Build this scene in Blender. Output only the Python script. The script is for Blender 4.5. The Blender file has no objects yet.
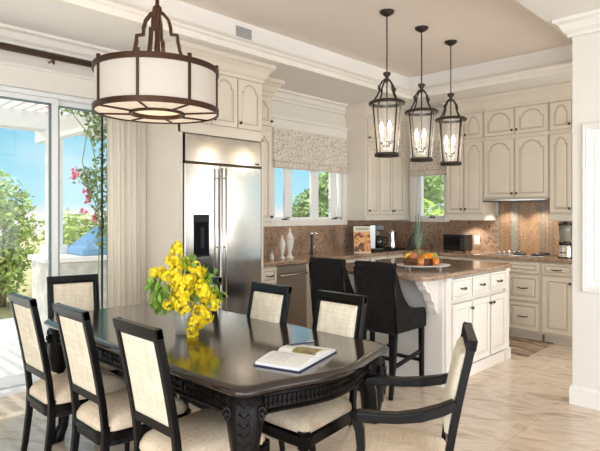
import bpy, bmesh, math, random
from mathutils import Vector, Matrix
random.seed(7)
PI = math.pi
SC = bpy.context.scene
COL = SC.collection

# ------------------------------------------------------------------ materials
def new_mat(name):
    m = bpy.data.materials.new(name); m.use_nodes = True
    nt = m.node_tree
    return m, nt, nt.nodes['Principled BSDF']
def N(nt, t, **kw):
    n = nt.nodes.new(t)
    for k, v in kw.items(): setattr(n, k, v)
    return n
def ramp(nt, fac, stops):
    r = N(nt, 'ShaderNodeValToRGB')
    els = r.color_ramp.elements
    while len(els) < len(stops): els.new(0.5)
    for e, (p, c) in zip(els, stops):
        e.position = p; e.color = (*c, 1)
    nt.links.new(fac, r.inputs[0])
    return r.outputs[0]
def noise(nt, scale, detail=3, rough=.55, coord='Object', sc=(1, 1, 1), dist=0):
    tc = N(nt, 'ShaderNodeTexCoord'); mp = N(nt, 'ShaderNodeMapping')
    mp.inputs['Scale'].default_value = sc
    nt.links.new(tc.outputs[coord], mp.inputs[0])
    n = N(nt, 'ShaderNodeTexNoise')
    n.inputs['Scale'].default_value = scale; n.inputs['Detail'].default_value = detail
    n.inputs['Roughness'].default_value = rough; n.inputs['Distortion'].default_value = dist
    nt.links.new(mp.outputs[0], n.inputs['Vector'])
    return n.outputs['Fac']
def bump(nt, p, h, s=.2, d=.01):
    b = N(nt, 'ShaderNodeBump'); b.inputs['Strength'].default_value = s; b.inputs['Distance'].default_value = d
    nt.links.new(h, b.inputs['Height']); nt.links.new(b.outputs[0], p.inputs['Normal'])
def M(name, col, rough=.5, metal=0, var=.05, vscale=6, spec=.5, coat=0, bumpy=0, bscale=40, trans=0):
    m, nt, p = new_mat(name)
    p.inputs['Roughness'].default_value = rough; p.inputs['Metallic'].default_value = metal
    p.inputs['Specular IOR Level'].default_value = spec; p.inputs['Coat Weight'].default_value = coat
    p.inputs['Coat Roughness'].default_value = .08
    p.inputs['Transmission Weight'].default_value = trans
    f = noise(nt, vscale)
    a = tuple(max(0, c * (1 - var)) for c in col); b = tuple(min(1, c * (1 + var)) for c in col)
    nt.links.new(ramp(nt, f, [(.3, a), (.7, b)]), p.inputs['Base Color'])
    if bumpy: bump(nt, p, noise(nt, bscale), bumpy)
    return m
def srgb(r, g, b):
    return tuple(((v / 255 + .055) / 1.055) ** 2.4 if v > 10 else v / 255 / 12.92 for v in (r, g, b))

cream = M('cream_paint', srgb(226, 216, 200), .42, var=.025, vscale=3)
island_cream = M('island_cream_paint', srgb(238, 230, 220), .4, var=.025, vscale=3)
glaze = M('brown_glaze', srgb(166, 144, 116), .5)
wallp = M('wall_paint', srgb(230, 225, 214), .6, var=.015, vscale=2)
trimp = M('trim_paint', srgb(238, 233, 224), .4, var=.015)
ceilp = M('ceiling_paint', srgb(228, 217, 207), .8, var=.02, vscale=1.5)
soffp = M('soffit_paint', srgb(238, 234, 229), .7, var=.02, vscale=1.5)
whitep = M('white_frame_paint', srgb(240, 242, 240), .35, var=.01)
ebony = M('ebony_wood', srgb(12, 10, 10), .26, var=.25, vscale=14, spec=.22)
ebony2 = M('ebony_carved_wood', srgb(18, 14, 13), .32, var=.25, vscale=14, spec=.22, bumpy=.15, bscale=60)
darkmetal = M('bronze_metal', srgb(78, 54, 40), .4, .7, var=.15)
blackiron = M('dark_iron', srgb(58, 50, 44), .45, .6, var=.2)
knobm = M('pewter_metal', srgb(88, 76, 62), .38, .8, var=.1)
chrome = M('chrome', (.75, .75, .76), .12, 1)
blackp = M('black_plastic', (.012, .012, .013), .25, var=.2)
blackgl = M('black_glass', (.008, .009, .011), .06, var=.2)
whitec = M('white_ceramic', srgb(226, 218, 208), .25, var=.03)
rodm = M('dark_rod_wood', srgb(66, 45, 34), .4, var=.15)
paper = M('book_paper', srgb(238, 236, 230), .7, var=.02)
navy = M('navy_cover', srgb(35, 45, 85), .45)
juice = M('orange_juice', srgb(240, 140, 20), .15, var=.08)
orange = M('orange_peel', srgb(245, 150, 20), .4, var=.1, bumpy=.2, bscale=120)
peach = M('peach_skin', srgb(205, 120, 80), .5, var=.25, vscale=9)
banana = M('banana_skin', srgb(225, 180, 50), .45, var=.15, vscale=20)
lime = M('lime_skin', srgb(150, 175, 60), .4, var=.12)
wicker = M('brown_wicker', srgb(110, 70, 40), .6, var=.5, vscale=60, bumpy=.5, bscale=90)
petal = M('yellow_petals', srgb(255, 224, 30), .6, var=.1, vscale=30)
pinkpetal = M('pink_petals', srgb(235, 100, 130), .6, var=.2, vscale=10)
green_l = M('green_leaves', srgb(128, 168, 58), .5, var=.45, vscale=14)
green_o = M('garden_leaves', srgb(158, 178, 92), .6, var=.4, vscale=2.5)
green_t = M('tree_leaves', srgb(128, 150, 92), .6, var=.45, vscale=2.5)
green_p = M('palm_leaves', srgb(170, 200, 80), .55, var=.35, vscale=5)
pine_leaf = M('pineapple_leaves', srgb(112, 130, 106), .5, var=.3, vscale=30)
pine_body = M('pineapple_rind', srgb(120, 112, 60), .6, var=.5, vscale=70, bumpy=.6, bscale=80)
bark = M('tree_bark', srgb(130, 110, 88), .8, var=.3, vscale=12)
patio = M('white_patio_stone', srgb(238, 234, 226), .8, var=.04, vscale=2)
stone = M('grey_stone', srgb(196, 190, 180), .8, var=.2, vscale=8, bumpy=.3, bscale=20)
bluecover = M('blue_grill_cover', srgb(120, 165, 205), .5, var=.06)
pergolap = M('pergola_paint', srgb(222, 219, 214), .6, var=.02)
soil = M('garden_soil', srgb(150, 140, 95), .9, var=.25)
rubber = M('dark_line_seal', srgb(45, 45, 45), .6)

def granite():
    m, nt, p = new_mat('brown_granite')
    f = noise(nt, 26, 8, .72)
    c1 = ramp(nt, f, [(.30, srgb(88, 70, 60)), (.43, srgb(146, 122, 104)), (.54, srgb(184, 160, 138)), (.66, srgb(116, 96, 82)), (.8, srgb(208, 190, 172))])
    f2 = noise(nt, 4, 3)
    c2 = ramp(nt, f2, [(.35, (.75, .70, .66)), (.65, (1.1, 1.05, 1.0))])
    mx = N(nt, 'ShaderNodeMixRGB', blend_type='MULTIPLY'); mx.inputs[0].default_value = 1
    nt.links.new(c1, mx.inputs[1]); nt.links.new(c2, mx.inputs[2])
    nt.links.new(mx.outputs[0], p.inputs['Base Color'])
    p.inputs['Roughness'].default_value = .12
    return m
granite = granite()
def stripes():  # copper and blue-grey reflections put into the colour as vertical stripes
    m, nt, p = new_mat('painted_reflection_panel')
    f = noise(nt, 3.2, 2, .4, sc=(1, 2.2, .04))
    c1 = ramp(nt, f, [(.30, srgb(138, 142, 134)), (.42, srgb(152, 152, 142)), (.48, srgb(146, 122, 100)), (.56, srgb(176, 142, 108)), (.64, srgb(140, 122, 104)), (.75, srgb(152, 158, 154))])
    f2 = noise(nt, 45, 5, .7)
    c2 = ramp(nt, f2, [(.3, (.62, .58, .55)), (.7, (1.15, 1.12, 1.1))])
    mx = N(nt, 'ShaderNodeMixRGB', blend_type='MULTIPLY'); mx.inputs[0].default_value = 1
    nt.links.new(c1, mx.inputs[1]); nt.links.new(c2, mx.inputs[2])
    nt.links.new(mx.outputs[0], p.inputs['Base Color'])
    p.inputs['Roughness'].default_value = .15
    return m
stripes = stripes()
def marble():
    m, nt, p = new_mat('beige_marble_tile')
    tc = N(nt, 'ShaderNodeTexCoord')
    mp = N(nt, 'ShaderNodeMapping'); mp.inputs['Rotation'].default_value = (0, 0, 1.25)
    nt.links.new(tc.outputs['Object'], mp.inputs[0])
    w = N(nt, 'ShaderNodeTexNoise'); w.inputs['Scale'].default_value = 2.3; w.inputs['Detail'].default_value = 7; w.inputs['Distortion'].default_value = 1.6
    st = N(nt, 'ShaderNodeMapping'); st.inputs['Scale'].default_value = (1, 2.6, 1)
    nt.links.new(mp.outputs[0], st.inputs[0]); nt.links.new(st.outputs[0], w.inputs['Vector'])
    c = ramp(nt, w.outputs['Fac'], [(.28, srgb(192, 164, 138)), (.42, srgb(218, 196, 172)), (.55, srgb(232, 215, 195)), (.68, srgb(212, 187, 162)), (.8, srgb(238, 226, 212))])
    br = N(nt, 'ShaderNodeTexBrick'); br.offset = 0; br.squash = 1
    br.inputs['Scale'].default_value = 1; br.inputs['Mortar Size'].default_value = .0035
    br.inputs['Brick Width'].default_value = .46; br.inputs['Row Height'].default_value = .46
    br.inputs['Color1'].default_value = (.93, .93, .93, 1); br.inputs['Color2'].default_value = (1, 1, 1, 1); br.inputs['Mortar'].default_value = (.82, .79, .76, 1)
    nt.links.new(tc.outputs['Object'], br.inputs['Vector'])
    mx = N(nt, 'ShaderNodeMixRGB', blend_type='MULTIPLY'); mx.inputs[0].default_value = 1
    nt.links.new(c, mx.inputs[1]); nt.links.new(br.outputs['Color'], mx.inputs[2])
    nt.links.new(mx.outputs[0], p.inputs['Base Color'])
    p.inputs['Roughness'].default_value = .16; p.inputs['Specular IOR Level'].default_value = .55
    return m
marble = marble()
def steel(name, axis, col=(.66, .64, .61), rough=.19):
    m, nt, p = new_mat(name)
    sc = {'x': (1, 60, 60), 'z': (60, 60, 1)}[axis]
    f = noise(nt, 6, 3, .6, sc=sc)
    nt.links.new(ramp(nt, f, [(.3, tuple(c * .93 for c in col)), (.7, tuple(min(1, c * 1.05) for c in col))]), p.inputs['Base Color'])
    p.inputs['Metallic'].default_value = 1; p.inputs['Roughness'].default_value = rough
    return m
steel_h = steel('brushed_steel', 'x'); steel_d = steel('dark_brushed_steel', 'x', (.5, .46, .42), .32)
def fabric(name, c1, c2, sx=90, sy=90, b=.25):
    m, nt, p = new_mat(name)
    f1 = noise(nt, 1, 2, .6, sc=(sx, sx * .12, sx * .12)); f2 = noise(nt, 1, 2, .6, sc=(sy * .12, sy, sy))
    mt = N(nt, 'ShaderNodeMath', operation='ADD'); nt.links.new(f1, mt.inputs[0]); nt.links.new(f2, mt.inputs[1])
    h = N(nt, 'ShaderNodeMath', operation='MULTIPLY'); h.inputs[1].default_value = .5; nt.links.new(mt.outputs[0], h.inputs[0])
    nt.links.new(ramp(nt, h.outputs[0], [(.38, c1), (.62, c2)]), p.inputs['Base Color'])
    p.inputs['Roughness'].default_value = .85
    p.inputs['Sheen Weight'].default_value = .02; p.inputs['Specular IOR Level'].default_value = .25
    bump(nt, p, h.outputs[0], b, .003)
    return m
linen = fabric('seat_linen', srgb(218, 196, 166), srgb(236, 218, 192))
grass = fabric('woven_back_cloth', srgb(226, 212, 184), srgb(244, 234, 212), 70, 70, .3)
def translucent(m, f, col):
    nt = m.node_tree; p = nt.nodes['Principled BSDF']; out = nt.nodes['Material Output']
    t = N(nt, 'ShaderNodeBsdfTranslucent'); t.inputs[0].default_value = (*col, 1)
    mx = N(nt, 'ShaderNodeMixShader'); mx.inputs[0].default_value = f
    nt.links.new(p.outputs[0], mx.inputs[1]); nt.links.new(t.outputs[0], mx.inputs[2]); nt.links.new(mx.outputs[0], out.inputs[0])
    return m
curt = fabric('curtain_cloth', srgb(250, 245, 235), srgb(254, 251, 245), 150, 150, .05)
curt = translucent(curt, .5, srgb(252, 244, 228))
cane = fabric('black_woven_cane', srgb(6, 5, 5), srgb(32, 27, 25), 110, 110, 1.0)
def table_wood():
    m, nt, p = new_mat('dark_walnut_polish')
    f = noise(nt, 3, 5, .6, sc=(14, 1, 1))
    nt.links.new(ramp(nt, f, [(.3, srgb(40, 27, 21)), (.55, srgb(60, 42, 33)), (.75, srgb(48, 33, 26))]), p.inputs['Base Color'])
    p.inputs['Roughness'].default_value = .16; p.inputs['Specular IOR Level'].default_value = .6
    p.inputs['Coat Weight'].default_value = .6; p.inputs['Coat Roughness'].default_value = .1
    return m
tablew = table_wood()
rimw = M('table_rim_wood', srgb(40, 29, 24), .2, var=.2, vscale=10, coat=.5)
def shade_cloth():
    m, nt, p = new_mat('floral_shade_cloth')
    f = noise(nt, 42, 2, .5, dist=.8)
    c = ramp(nt, f, [(.34, srgb(172, 164, 158)), (.45, srgb(206, 194, 180)), (.52, srgb(236, 228, 214)), (.60, srgb(228, 216, 194)), (.70, srgb(180, 173, 170))])
    nt.links.new(c, p.inputs['Base Color']); p.inputs['Roughness'].default_value = .9
    return m
shade_cloth = shade_cloth()
def pane(name, tint=(1, 1, 1), lo=.04, milk=0):
    m, nt, p = new_mat(name)
    nt.nodes.remove(p)
    out = nt.nodes['Material Output']
    t = N(nt, 'ShaderNodeBsdfTransparent'); t.inputs[0].default_value = (*tint, 1)
    g = N(nt, 'ShaderNodeBsdfGlossy'); g.inputs['Roughness'].default_value = .02
    lw = N(nt, 'ShaderNodeLayerWeight'); pw = N(nt, 'ShaderNodeMath', operation='POWER'); pw.inputs[1].default_value = 3.5
    nt.links.new(lw.outputs['Facing'], pw.inputs[0])
    fr = N(nt, 'ShaderNodeMath', operation='MULTIPLY_ADD'); fr.inputs[1].default_value = .45; fr.inputs[2].default_value = lo
    nt.links.new(pw.outputs[0], fr.inputs[0])
    mx = N(nt, 'ShaderNodeMixShader')
    nt.links.new(fr.outputs[0], mx.inputs[0]); nt.links.new(t.outputs[0], mx.inputs[1]); nt.links.new(g.outputs[0], mx.inputs[2])
    if milk:
        tr = N(nt, 'ShaderNodeBsdfTranslucent'); tr.inputs[0].default_value = (1, .96, .9, 1)
        df = N(nt, 'ShaderNodeBsdfDiffuse'); df.inputs[0].default_value = (1, .96, .9, 1)
        ad = N(nt, 'ShaderNodeMixShader'); nt.links.new(tr.outputs[0], ad.inputs[1]); nt.links.new(df.outputs[0], ad.inputs[2])
        m2 = N(nt, 'ShaderNodeMixShader'); m2.inputs[0].default_value = milk
        nt.links.new(mx.outputs[0], m2.inputs[1]); nt.links.new(ad.outputs[0], m2.inputs[2]); mx = m2
    nt.links.new(mx.outputs[0], out.inputs[0])
    return m
glassp = pane('window_glass'); lampglass = pane('lantern_glass', (.97, .95, .92), .03, .1)
clearglass = pane('clear_glass', (.98, .98, .98), .05)
vaseglass = pane('vase_glass', (.97, .98, .98), .08, .3)
def glow(name, col, strength, base=None):
    m, nt, p = new_mat(name)
    p.inputs['Base Color'].default_value = (*(base or col), 1)
    p.inputs['Emission Color'].default_value = (*col, 1); p.inputs['Emission Strength'].default_value = strength
    p.inputs['Roughness'].default_value = .7
    return m
bulbm = glow('lit_bulb', (1, .84, .62), 6)
lampshade = glow('lit_lamp_shade', srgb(255, 240, 224), .05, srgb(204, 194, 182))
diffuserm = glow('lit_lamp_diffuser', srgb(255, 232, 205), .3, srgb(240, 226, 208))
def rugm():
    m, nt, p = new_mat('striped_rug_weave')
    f = noise(nt, 7, 1, .3, sc=(3.2, .35, 1))
    c = ramp(nt, f, [(.34, srgb(92, 68, 52)), (.44, srgb(150, 120, 98)), (.5, srgb(215, 195, 172)), (.57, srgb(128, 98, 78)), (.66, srgb(190, 166, 142))])
    nt.links.new(c, p.inputs['Base Color']); p.inputs['Roughness'].default_value = .95
    return m
rugm = rugm()
def picture(name, seedv, cols, sc=9):
    m, nt, p = new_mat(name)
    f = noise(nt, sc, 3, .5, sc=(1, 1, 1), dist=.6)
    n = len(cols)
    nt.links.new(ramp(nt, f, [(.32 + .36 * i / (n - 1), c) for i, c in enumerate(cols)]), p.inputs['Base Color'])
    p.inputs['Roughness'].default_value = .4
    return m
foodpic = picture('food_photo_print', 1, [srgb(40, 52, 34), srgb(80, 84, 50), srgb(190, 70, 35), srgb(228, 190, 130), srgb(215, 130, 50), srgb(90, 60, 40)], 13)
landpic = picture('landscape_print', 2, [srgb(80, 110, 40), srgb(170, 160, 70), srgb(110, 90, 70), srgb(200, 190, 150)], 28)

# ------------------------------------------------------------------ mesh helpers
def BM(): return bmesh.new()
def face(bm, vs, mi=0, smooth=False):
    try:
        f = bm.faces.new(vs); f.material_index = mi; f.smooth = smooth
        return f
    except ValueError: return None
def bx(bm, x0, x1, y0, y1, z0, z1, mi=0):
    v = [bm.verts.new((x, y, z)) for x in (x0, x1) for y in (y0, y1) for z in (z0, z1)]
    for q in ((0, 1, 3, 2), (4, 6, 7, 5), (0, 4, 5, 1), (2, 3, 7, 6), (0, 2, 6, 4), (1, 5, 7, 3)):
        face(bm, [v[i] for i in q], mi)
    return v
def obx(bm, p, ax, ay, az, mi=0):
    """box centred on p with half vectors ax, ay, az"""
    p, ax, ay, az = map(Vector, (p, ax, ay, az))
    v = [bm.verts.new(p + ax * i + ay * j + az * k) for i in (-1, 1) for j in (-1, 1) for k in (-1, 1)]
    for q in ((0, 1, 3, 2), (4, 6, 7, 5), (0, 4, 5, 1), (2, 3, 7, 6), (0, 2, 6, 4), (1, 5, 7, 3)):
        face(bm, [v[i] for i in q], mi)
def lathe(bm, prof, c=(0, 0, 0), seg=20, mi=0, cap=True, axis='z', smooth=True, sx=1, sy=1):
    rings = []
    for r, z in prof:
        ring = []
        for i in range(seg):
            a = 2 * PI * i / seg
            u, w = r * math.cos(a) * sx, r * math.sin(a) * sy
            p = {'z': (u, w, z), 'y': (u, z, -w), 'x': (z, u, w)}[axis]
            ring.append(bm.verts.new((c[0] + p[0], c[1] + p[1], c[2] + p[2])))
        rings.append(ring)
    for a, b in zip(rings, rings[1:]):
        for i in range(seg):
            face(bm, (a[i], a[(i + 1) % seg], b[(i + 1) % seg], b[i]), mi, smooth)
    if cap:
        face(bm, rings[0][::-1], mi); face(bm, rings[-1], mi)
    return rings
def tube(bm, pts, rad, seg=8, mi=0, closed=False, smooth=True, flat=None, up=None):
    """sweep; rad number or list; flat=(a,b) gives rectangular section half sizes"""
    P = [Vector(p) for p in pts]; n = len(P)
    rl = rad if isinstance(rad, (list, tuple)) else [rad] * n
    rings = []; prevu = None
    for i in range(n):
        if closed: t = (P[(i + 1) % n] - P[i - 1])
        else: t = P[min(i + 1, n - 1)] - P[max(i - 1, 0)]
        t.normalize()
        if up is not None: u = Vector(up) - t * t.dot(Vector(up))
        elif prevu is None:
            u = Vector((0, 0, 1)) - t * t.z
            if u.length < .05: u = Vector((1, 0, 0)) - t * t.x
        else: u = prevu - t * t.dot(prevu)
        u.normalize(); prevu = u; w = t.cross(u)
        ring = []
        if flat:
            fa, fb = flat[i] if isinstance(flat, list) else flat
            for a, b in ((1, 1), (-1, 1), (-1, -1), (1, -1)):
                ring.append(bm.verts.new(P[i] + u * a * fa + w * b * fb))
        else:
            for k in range(seg):
                a = 2 * PI * k / seg
                ring.append(bm.verts.new(P[i] + (u * math.cos(a) + w * math.sin(a)) * rl[i]))
        rings.append(ring)
    m = len(rings[0]); sm = smooth and not flat
    pairs = list(zip(rings, rings[1:])) + ([(rings[-1], rings[0])] if closed else [])
    for a, b in pairs:
        for i in range(m): face(bm, (a[i], a[(i + 1) % m], b[(i + 1) % m], b[i]), mi, sm)
    if not closed:
        face(bm, rings[0][::-1], mi); face(bm, rings[-1], mi)
def loops(bm, lists, mi=0, cap0=True, cap1=True, smooth=False, mis=None):
    """bridge successive closed loops of 3-D points"""
    R = [[bm.verts.new(p) for p in l] for l in lists]
    for k, (a, b) in enumerate(zip(R, R[1:])):
        n = len(a)
        for i in range(n): face(bm, (a[i], a[(i + 1) % n], b[(i + 1) % n], b[i]), mis[k] if mis else mi, smooth)
    if cap0: face(bm, R[0][::-1], mi)
    if cap1: face(bm, R[-1], mi)
    return R
def prism(bm, poly, d0, d1, plane='xz', mi=0):
    f = {'xz': lambda p, d: (p[0], d, p[1]), 'yz': lambda p, d: (d, p[0], p[1]), 'xy': lambda p, d: (p[0], p[1], d)}[plane]
    loops(bm, [[f(p, d0) for p in poly], [f(p, d1) for p in poly]], mi)
def sweep(bm, path, prof, side=1, mi=0, closed=False, smooth=False):
    """profile [(out,z)] swept with mitres along XY path; out is to the left of travel (side=1)"""
    P = [Vector((p[0], p[1])) for p in path]; n = len(P); rings = []
    for i in range(n):
        d0 = (P[i] - P[i - 1]).normalized() if (i > 0 or closed) else None
        d1 = (P[(i + 1) % n] - P[i]).normalized() if (i < n - 1 or closed) else None
        d0 = d0 or d1; d1 = d1 or d0
        n0 = Vector((-d0.y, d0.x)); n1 = Vector((-d1.y, d1.x))
        b = (n0 + n1); b = b / max(.2, b.dot(n0)) if b.length > 1e-6 else n0
        rings.append([bm.verts.new((P[i].x + b.x * o * side, P[i].y + b.y * o * side, z)) for o, z in prof])
    m = len(prof)
    for a, b in list(zip(rings, rings[1:])) + ([(rings[-1], rings[0])] if closed else []):
        for i in range(m): face(bm, (a[i], a[(i + 1) % m], b[(i + 1) % m], b[i]), mi, smooth)
    if not closed:
        face(bm, rings[0][::-1], mi); face(bm, rings[-1], mi)
def ball(bm, c, r, seg=14, rings=9, sz=(1, 1, 1), mi=0):
    pr = [(max(.0005, r * math.sin(PI * k / rings)), -r * math.cos(PI * k / rings)) for k in range(rings + 1)]
    R = lathe(bm, pr, (0, 0, 0), seg, mi)
    for ring in R:
        for v in ring: v.co = Vector((c[0] + v.co.x * sz[0], c[1] + v.co.y * sz[1], c[2] + v.co.z * sz[2]))
def leaves(bm, c, rad, n, size, mi=0, shell=.35, elong=1.8, up=0):
    for _ in range(n):
        while True:
            d = Vector((random.uniform(-1, 1), random.uniform(-1, 1), random.uniform(-1, 1)))
            if shell < d.length <= 1: break
        p = Vector((c[0] + d.x * rad[0], c[1] + d.y * rad[1], c[2] + d.z * rad[2]))
        leaf(bm, p, Vector((random.gauss(0, 1), random.gauss(0, 1), random.gauss(up, 1))), size * random.uniform(.6, 1.3), elong, mi)
def leaf(bm, p, d, s, elong=1.8, mi=0):
    d = d.normalized(); r = Vector((random.gauss(0, 1), random.gauss(0, 1), random.gauss(0, 1)))
    w = d.cross(r)
    if w.length < 1e-3: return
    w.normalize(); nrm = d.cross(w)
    a = bm.verts.new(p); b = bm.verts.new(p + d * s * elong * .5 + w * s * .5 + nrm * s * .1)
    e = bm.verts.new(p + d * s * elong); f = bm.verts.new(p + d * s * elong * .5 - w * s * .5 + nrm * s * .1)
    face(bm, (a, b, e, f), mi)

def obj(name, bm, mats, parent=None, loc=None, bev=0, seg=2, sub=0, rot=None, fix=True):
    if fix: bmesh.ops.recalc_face_normals(bm, faces=bm.faces[:])
    me = bpy.data.meshes.new(name); bm.to_mesh(me); bm.free()
    for m in (mats if isinstance(mats, (list, tuple)) else [mats]): me.materials.append(m)
    o = bpy.data.objects.new(name, me); COL.objects.link(o)
    if parent: o.parent = parent
    if loc: o.location = loc
    if rot: o.rotation_euler = rot
    if bev:
        b = o.modifiers.new('bevel', 'BEVEL'); b.width = bev; b.segments = seg; b.limit_method = 'ANGLE'; b.angle_limit = .6
    if sub:
        s = o.modifiers.new('sub', 'SUBSURF'); s.levels = sub; s.render_levels = sub
        for f in me.polygons: f.use_smooth = True
    return o
def thing(name, label, cat, loc=(0, 0, 0), rz=0, group=None):
    o = bpy.data.objects.new(name, None); COL.objects.link(o)
    o.empty_display_size = .1
    o.location = loc; o.rotation_euler = (0, 0, rz)
    o['label'] = label; o['category'] = cat
    if group: o['group'] = group
    return o
def tag(o, label, cat, group=None):
    o['label'] = label; o['category'] = cat
    if group: o['group'] = group
    return o
def struct(name, bm, mats, parent=None, bev=0):
    o = obj(name, bm, mats, parent, bev=bev)
    if not parent: o['kind'] = 'structure'
    return o
def dup(root, loc, rz, label, group=None):
    r = root.copy(); COL.objects.link(r); r.location = loc; r.rotation_euler = (0, 0, rz); r['label'] = label
    if group: r['group'] = group
    def rec(a, b):
        for ch in [o for o in COL.objects if o.parent == a]:
            c = ch.copy(); COL.objects.link(c); c.parent = b
            rec(ch, c)
    rec(root, r)
    return r
SKYFILL, EXPO = 3.5, 0.66
# ------------------------------------------------------------------ the setting
YW, XH, ZS, ZC = 4.56, 6.66, 2.87, 3.13       # back wall, range wall, soffit, tray ceiling
TX0, TX1, TY0, TY1 = -1.2, 5.78, 1.46, 3.68   # tray opening
XR, YR = 4.28, 1.305                           # right partition
bm = BM(); bx(bm, -2.6, 6.86, -2.6, 4.62, -.12, 0); struct('floor', bm, marble)
# ceiling: soffit ring + tray
bm = BM()
bx(bm, -2.6, TX0, -2.6, 4.8, ZS, 3.3); bx(bm, TX1, 6.9, -2.6, 4.8, ZS, 3.3)
bx(bm, TX0, TX1, -2.6, TY0, ZS, 3.3); bx(bm, TX0, TX1, TY1, 4.8, ZS, 3.3)
bx(bm, TX0 - .05, TX1 + .05, TY0 - .05, TY1 + .05, ZC, 3.32, 1)
struct('ceiling', bm, [soffp, ceilp])
# back wall with door and window openings
DX0, DX1, DZ = -.35, 2.40, 2.43
WX0, WX1, WZ0, WZ1 = 4.26, 5.53, 1.345, 2.44
bm = BM()
Y0, Y1 = YW, YW + .2
bx(bm, -2.6, DX0, Y0, Y1, 0, ZS); bx(bm, DX0, DX1, Y0, Y1, DZ, ZS); bx(bm, DX1, WX0, Y0, Y1, 0, ZS)
bx(bm, WX0, WX1, Y0, Y1, 0, WZ0); bx(bm, WX0, WX1, Y0, Y1, WZ1, ZS); bx(bm, WX1, XH + .2, Y0, Y1, 0, ZS)
struct('wall_back', bm, wallp)
VY0, VY1, VZ0, VZ1 = 3.66, 4.12, 1.36, 2.44    # second window, in the range wall
bm = BM()
bx(bm, XH, XH + .2, .95, VY0, 0, ZS); bx(bm, XH, XH + .2, -.4, .95, 2.25, ZS); bx(bm, XH, XH + .2, VY1, YW, 0, ZS)  # unseen near end left open under a header to brighten the fridge doors
bx(bm, XH, XH + .2, VY0, VY1, 0, VZ0); bx(bm, XH, XH + .2, VY0, VY1, VZ1, ZS)
struct('wall_range', bm, wallp)
bm = BM(); bx(bm, XR, XR + .16, -2.6, YR, 0, ZS); struct('wall_right', bm, wallp)
bm = BM(); bx(bm, -2.7, -2.6, 1.9, 4.76, 0, ZS); struct('wall_left_added', bm, wallp)  # unseen wall, added to cut the light coming from the left
bm = BM(); bx(bm, -2.6, XR, -2.7, -2.6, 2.2, ZS); bx(bm, -2.6, -2.5, -2.7, -2.6, 0, 2.2); bx(bm, XR - .4, XR, -2.7, -2.6, 0, 2.2); struct('wall_front_added', bm, wallp)  # unseen rear wall, header added to darken the fridge grille reflection
bm = BM(); bx(bm, XR + .16, XH + .2, -.5, -.4, 0, .9); bx(bm, XR + .16, XH + .2, -.5, -.4, 2.15, ZS); bx(bm, XR + .16, 4.7, -.5, -.4, .9, 2.15); bx(bm, 6.5, XH + .2, -.5, -.4, .9, 2.15); struct('wall_end_added', bm, wallp)  # unseen wall, added with an opening that reflects bright in the fridge doors
# trims
crown = [(0, ZS), (.12, ZS), (.12, ZS - .022), (.085, ZS - .035), (.06, ZS - .075), (.03, ZS - .095), (.03, ZS - .115), (0, ZS - .115)]
bm = BM(); sweep(bm, [(XH, 1.0), (XH, YW), (-2.6, YW)], crown, 1); struct('trim_1', bm, trimp)
bm = BM(); sweep(bm, [(XR + .16, 0), (XR + .16, YR), (XR, YR), (XR, -2.6)], [(a * .9, ZS - (ZS - z) * 1.12) for a, z in crown], -1); struct('trim_2', bm, trimp)
lip = [(0, ZS - .012), (.035, ZS - .012), (.04, ZS + .01), (.04, ZS + .035), (.062, ZS + .045), (.075, ZS + .062), (.05, ZS + .095), (.022, ZS + .11), (.022, ZS + .125), (0, ZS + .125)]
bm = BM(); sweep(bm, [(TX1, TY0), (TX1, TY1), (TX0, TY1)], lip, 1); struct('trim_3', bm, trimp)
cove = [(0, ZS + .12), (.012, ZS + .12), (.012, ZC - .03), (.02, ZC), (0, ZC)]
bm = BM(); sweep(bm, [(TX0, TY0), (TX1, TY0), (TX1, TY1), (TX0, TY1)], cove, 1, closed=True); struct('trim_4', bm, soffp)
bm = BM(); sweep(bm, [(XR + .16, 0), (XR + .16, YR), (XR, YR), (XR, -2.6)], [(0, 0), (.018, 0), (.018, .12), (.008, .14), (0, .14)], -1); struct('baseboard_right', bm, trimp)
bm = BM(); bx(bm, 2.32, 2.56, YW - .018, YW, 0, .14); struct('baseboard_back', bm, trimp)
# head casing above the sliding door
bm = BM(); bx(bm, -2.0, 2.42, YW - .03, YW, DZ, 2.60); bx(bm, -2.0, 2.43, YW - .045, YW, 2.585, 2.61); struct('trim_5', bm, trimp)
# window casings
bm = BM()
bx(bm, WX0 - .075, WX0, YW - .025, YW, WZ0 - .07, WZ1 + .1); bx(bm, WX1, WX1 + .075, YW - .025, YW, WZ0 - .07, WZ1 + .1)
bx(bm, WX0, WX1, YW - .025, YW, WZ1, WZ1 + .1); bx(bm, WX0 - .09, WX1 + .09, YW - .04, YW, WZ1 + .1, WZ1 + .135); bx(bm, WX0, WX1, YW - .03, YW, WZ0 - .07, WZ0)
struct('trim_6', bm, trimp, bev=.004)
bm = BM()
bx(bm, XH - .025, XH, VY0 - .075, VY0, VZ0 - .05, VZ1 + .1); bx(bm, XH - .025, XH, VY1, VY1 + .09, VZ0 - .05, VZ1 + .1)
bx(bm, XH - .025, XH, VY0, VY1, VZ1, VZ1 + .1); bx(bm, XH - .03, XH, VY0, VY1, VZ0 - .05, VZ0)
struct('trim_7', bm, trimp, bev=.004)
# stone backsplashes
bm = BM(); bx(bm, 3.5, WX0 - .075, YW - .02, YW, .935, 1.32); bx(bm, WX0 - .075, WX1 + .075, YW - .02, YW, .935, WZ0 - .07); bx(bm, WX1 + .075, XH - .02, YW - .02, YW, .935, 1.36); struct('trim_8', bm, granite)
bm = BM(); bx(bm, XH - .02, XH, VY0 - .075, YW, .935, VZ0 - .05); bx(bm, XH - .02, XH, 2.905, VY0 - .075, .935, 1.40); bx(bm, XH - .02, XH, 1.0, 2.15, .935, 1.42); struct('trim_9', bm, granite)
bm = BM(); bx(bm, XH - .022, XH, 2.15, 2.905, .935, 1.60); struct('trim_10', bm, stripes)

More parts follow.
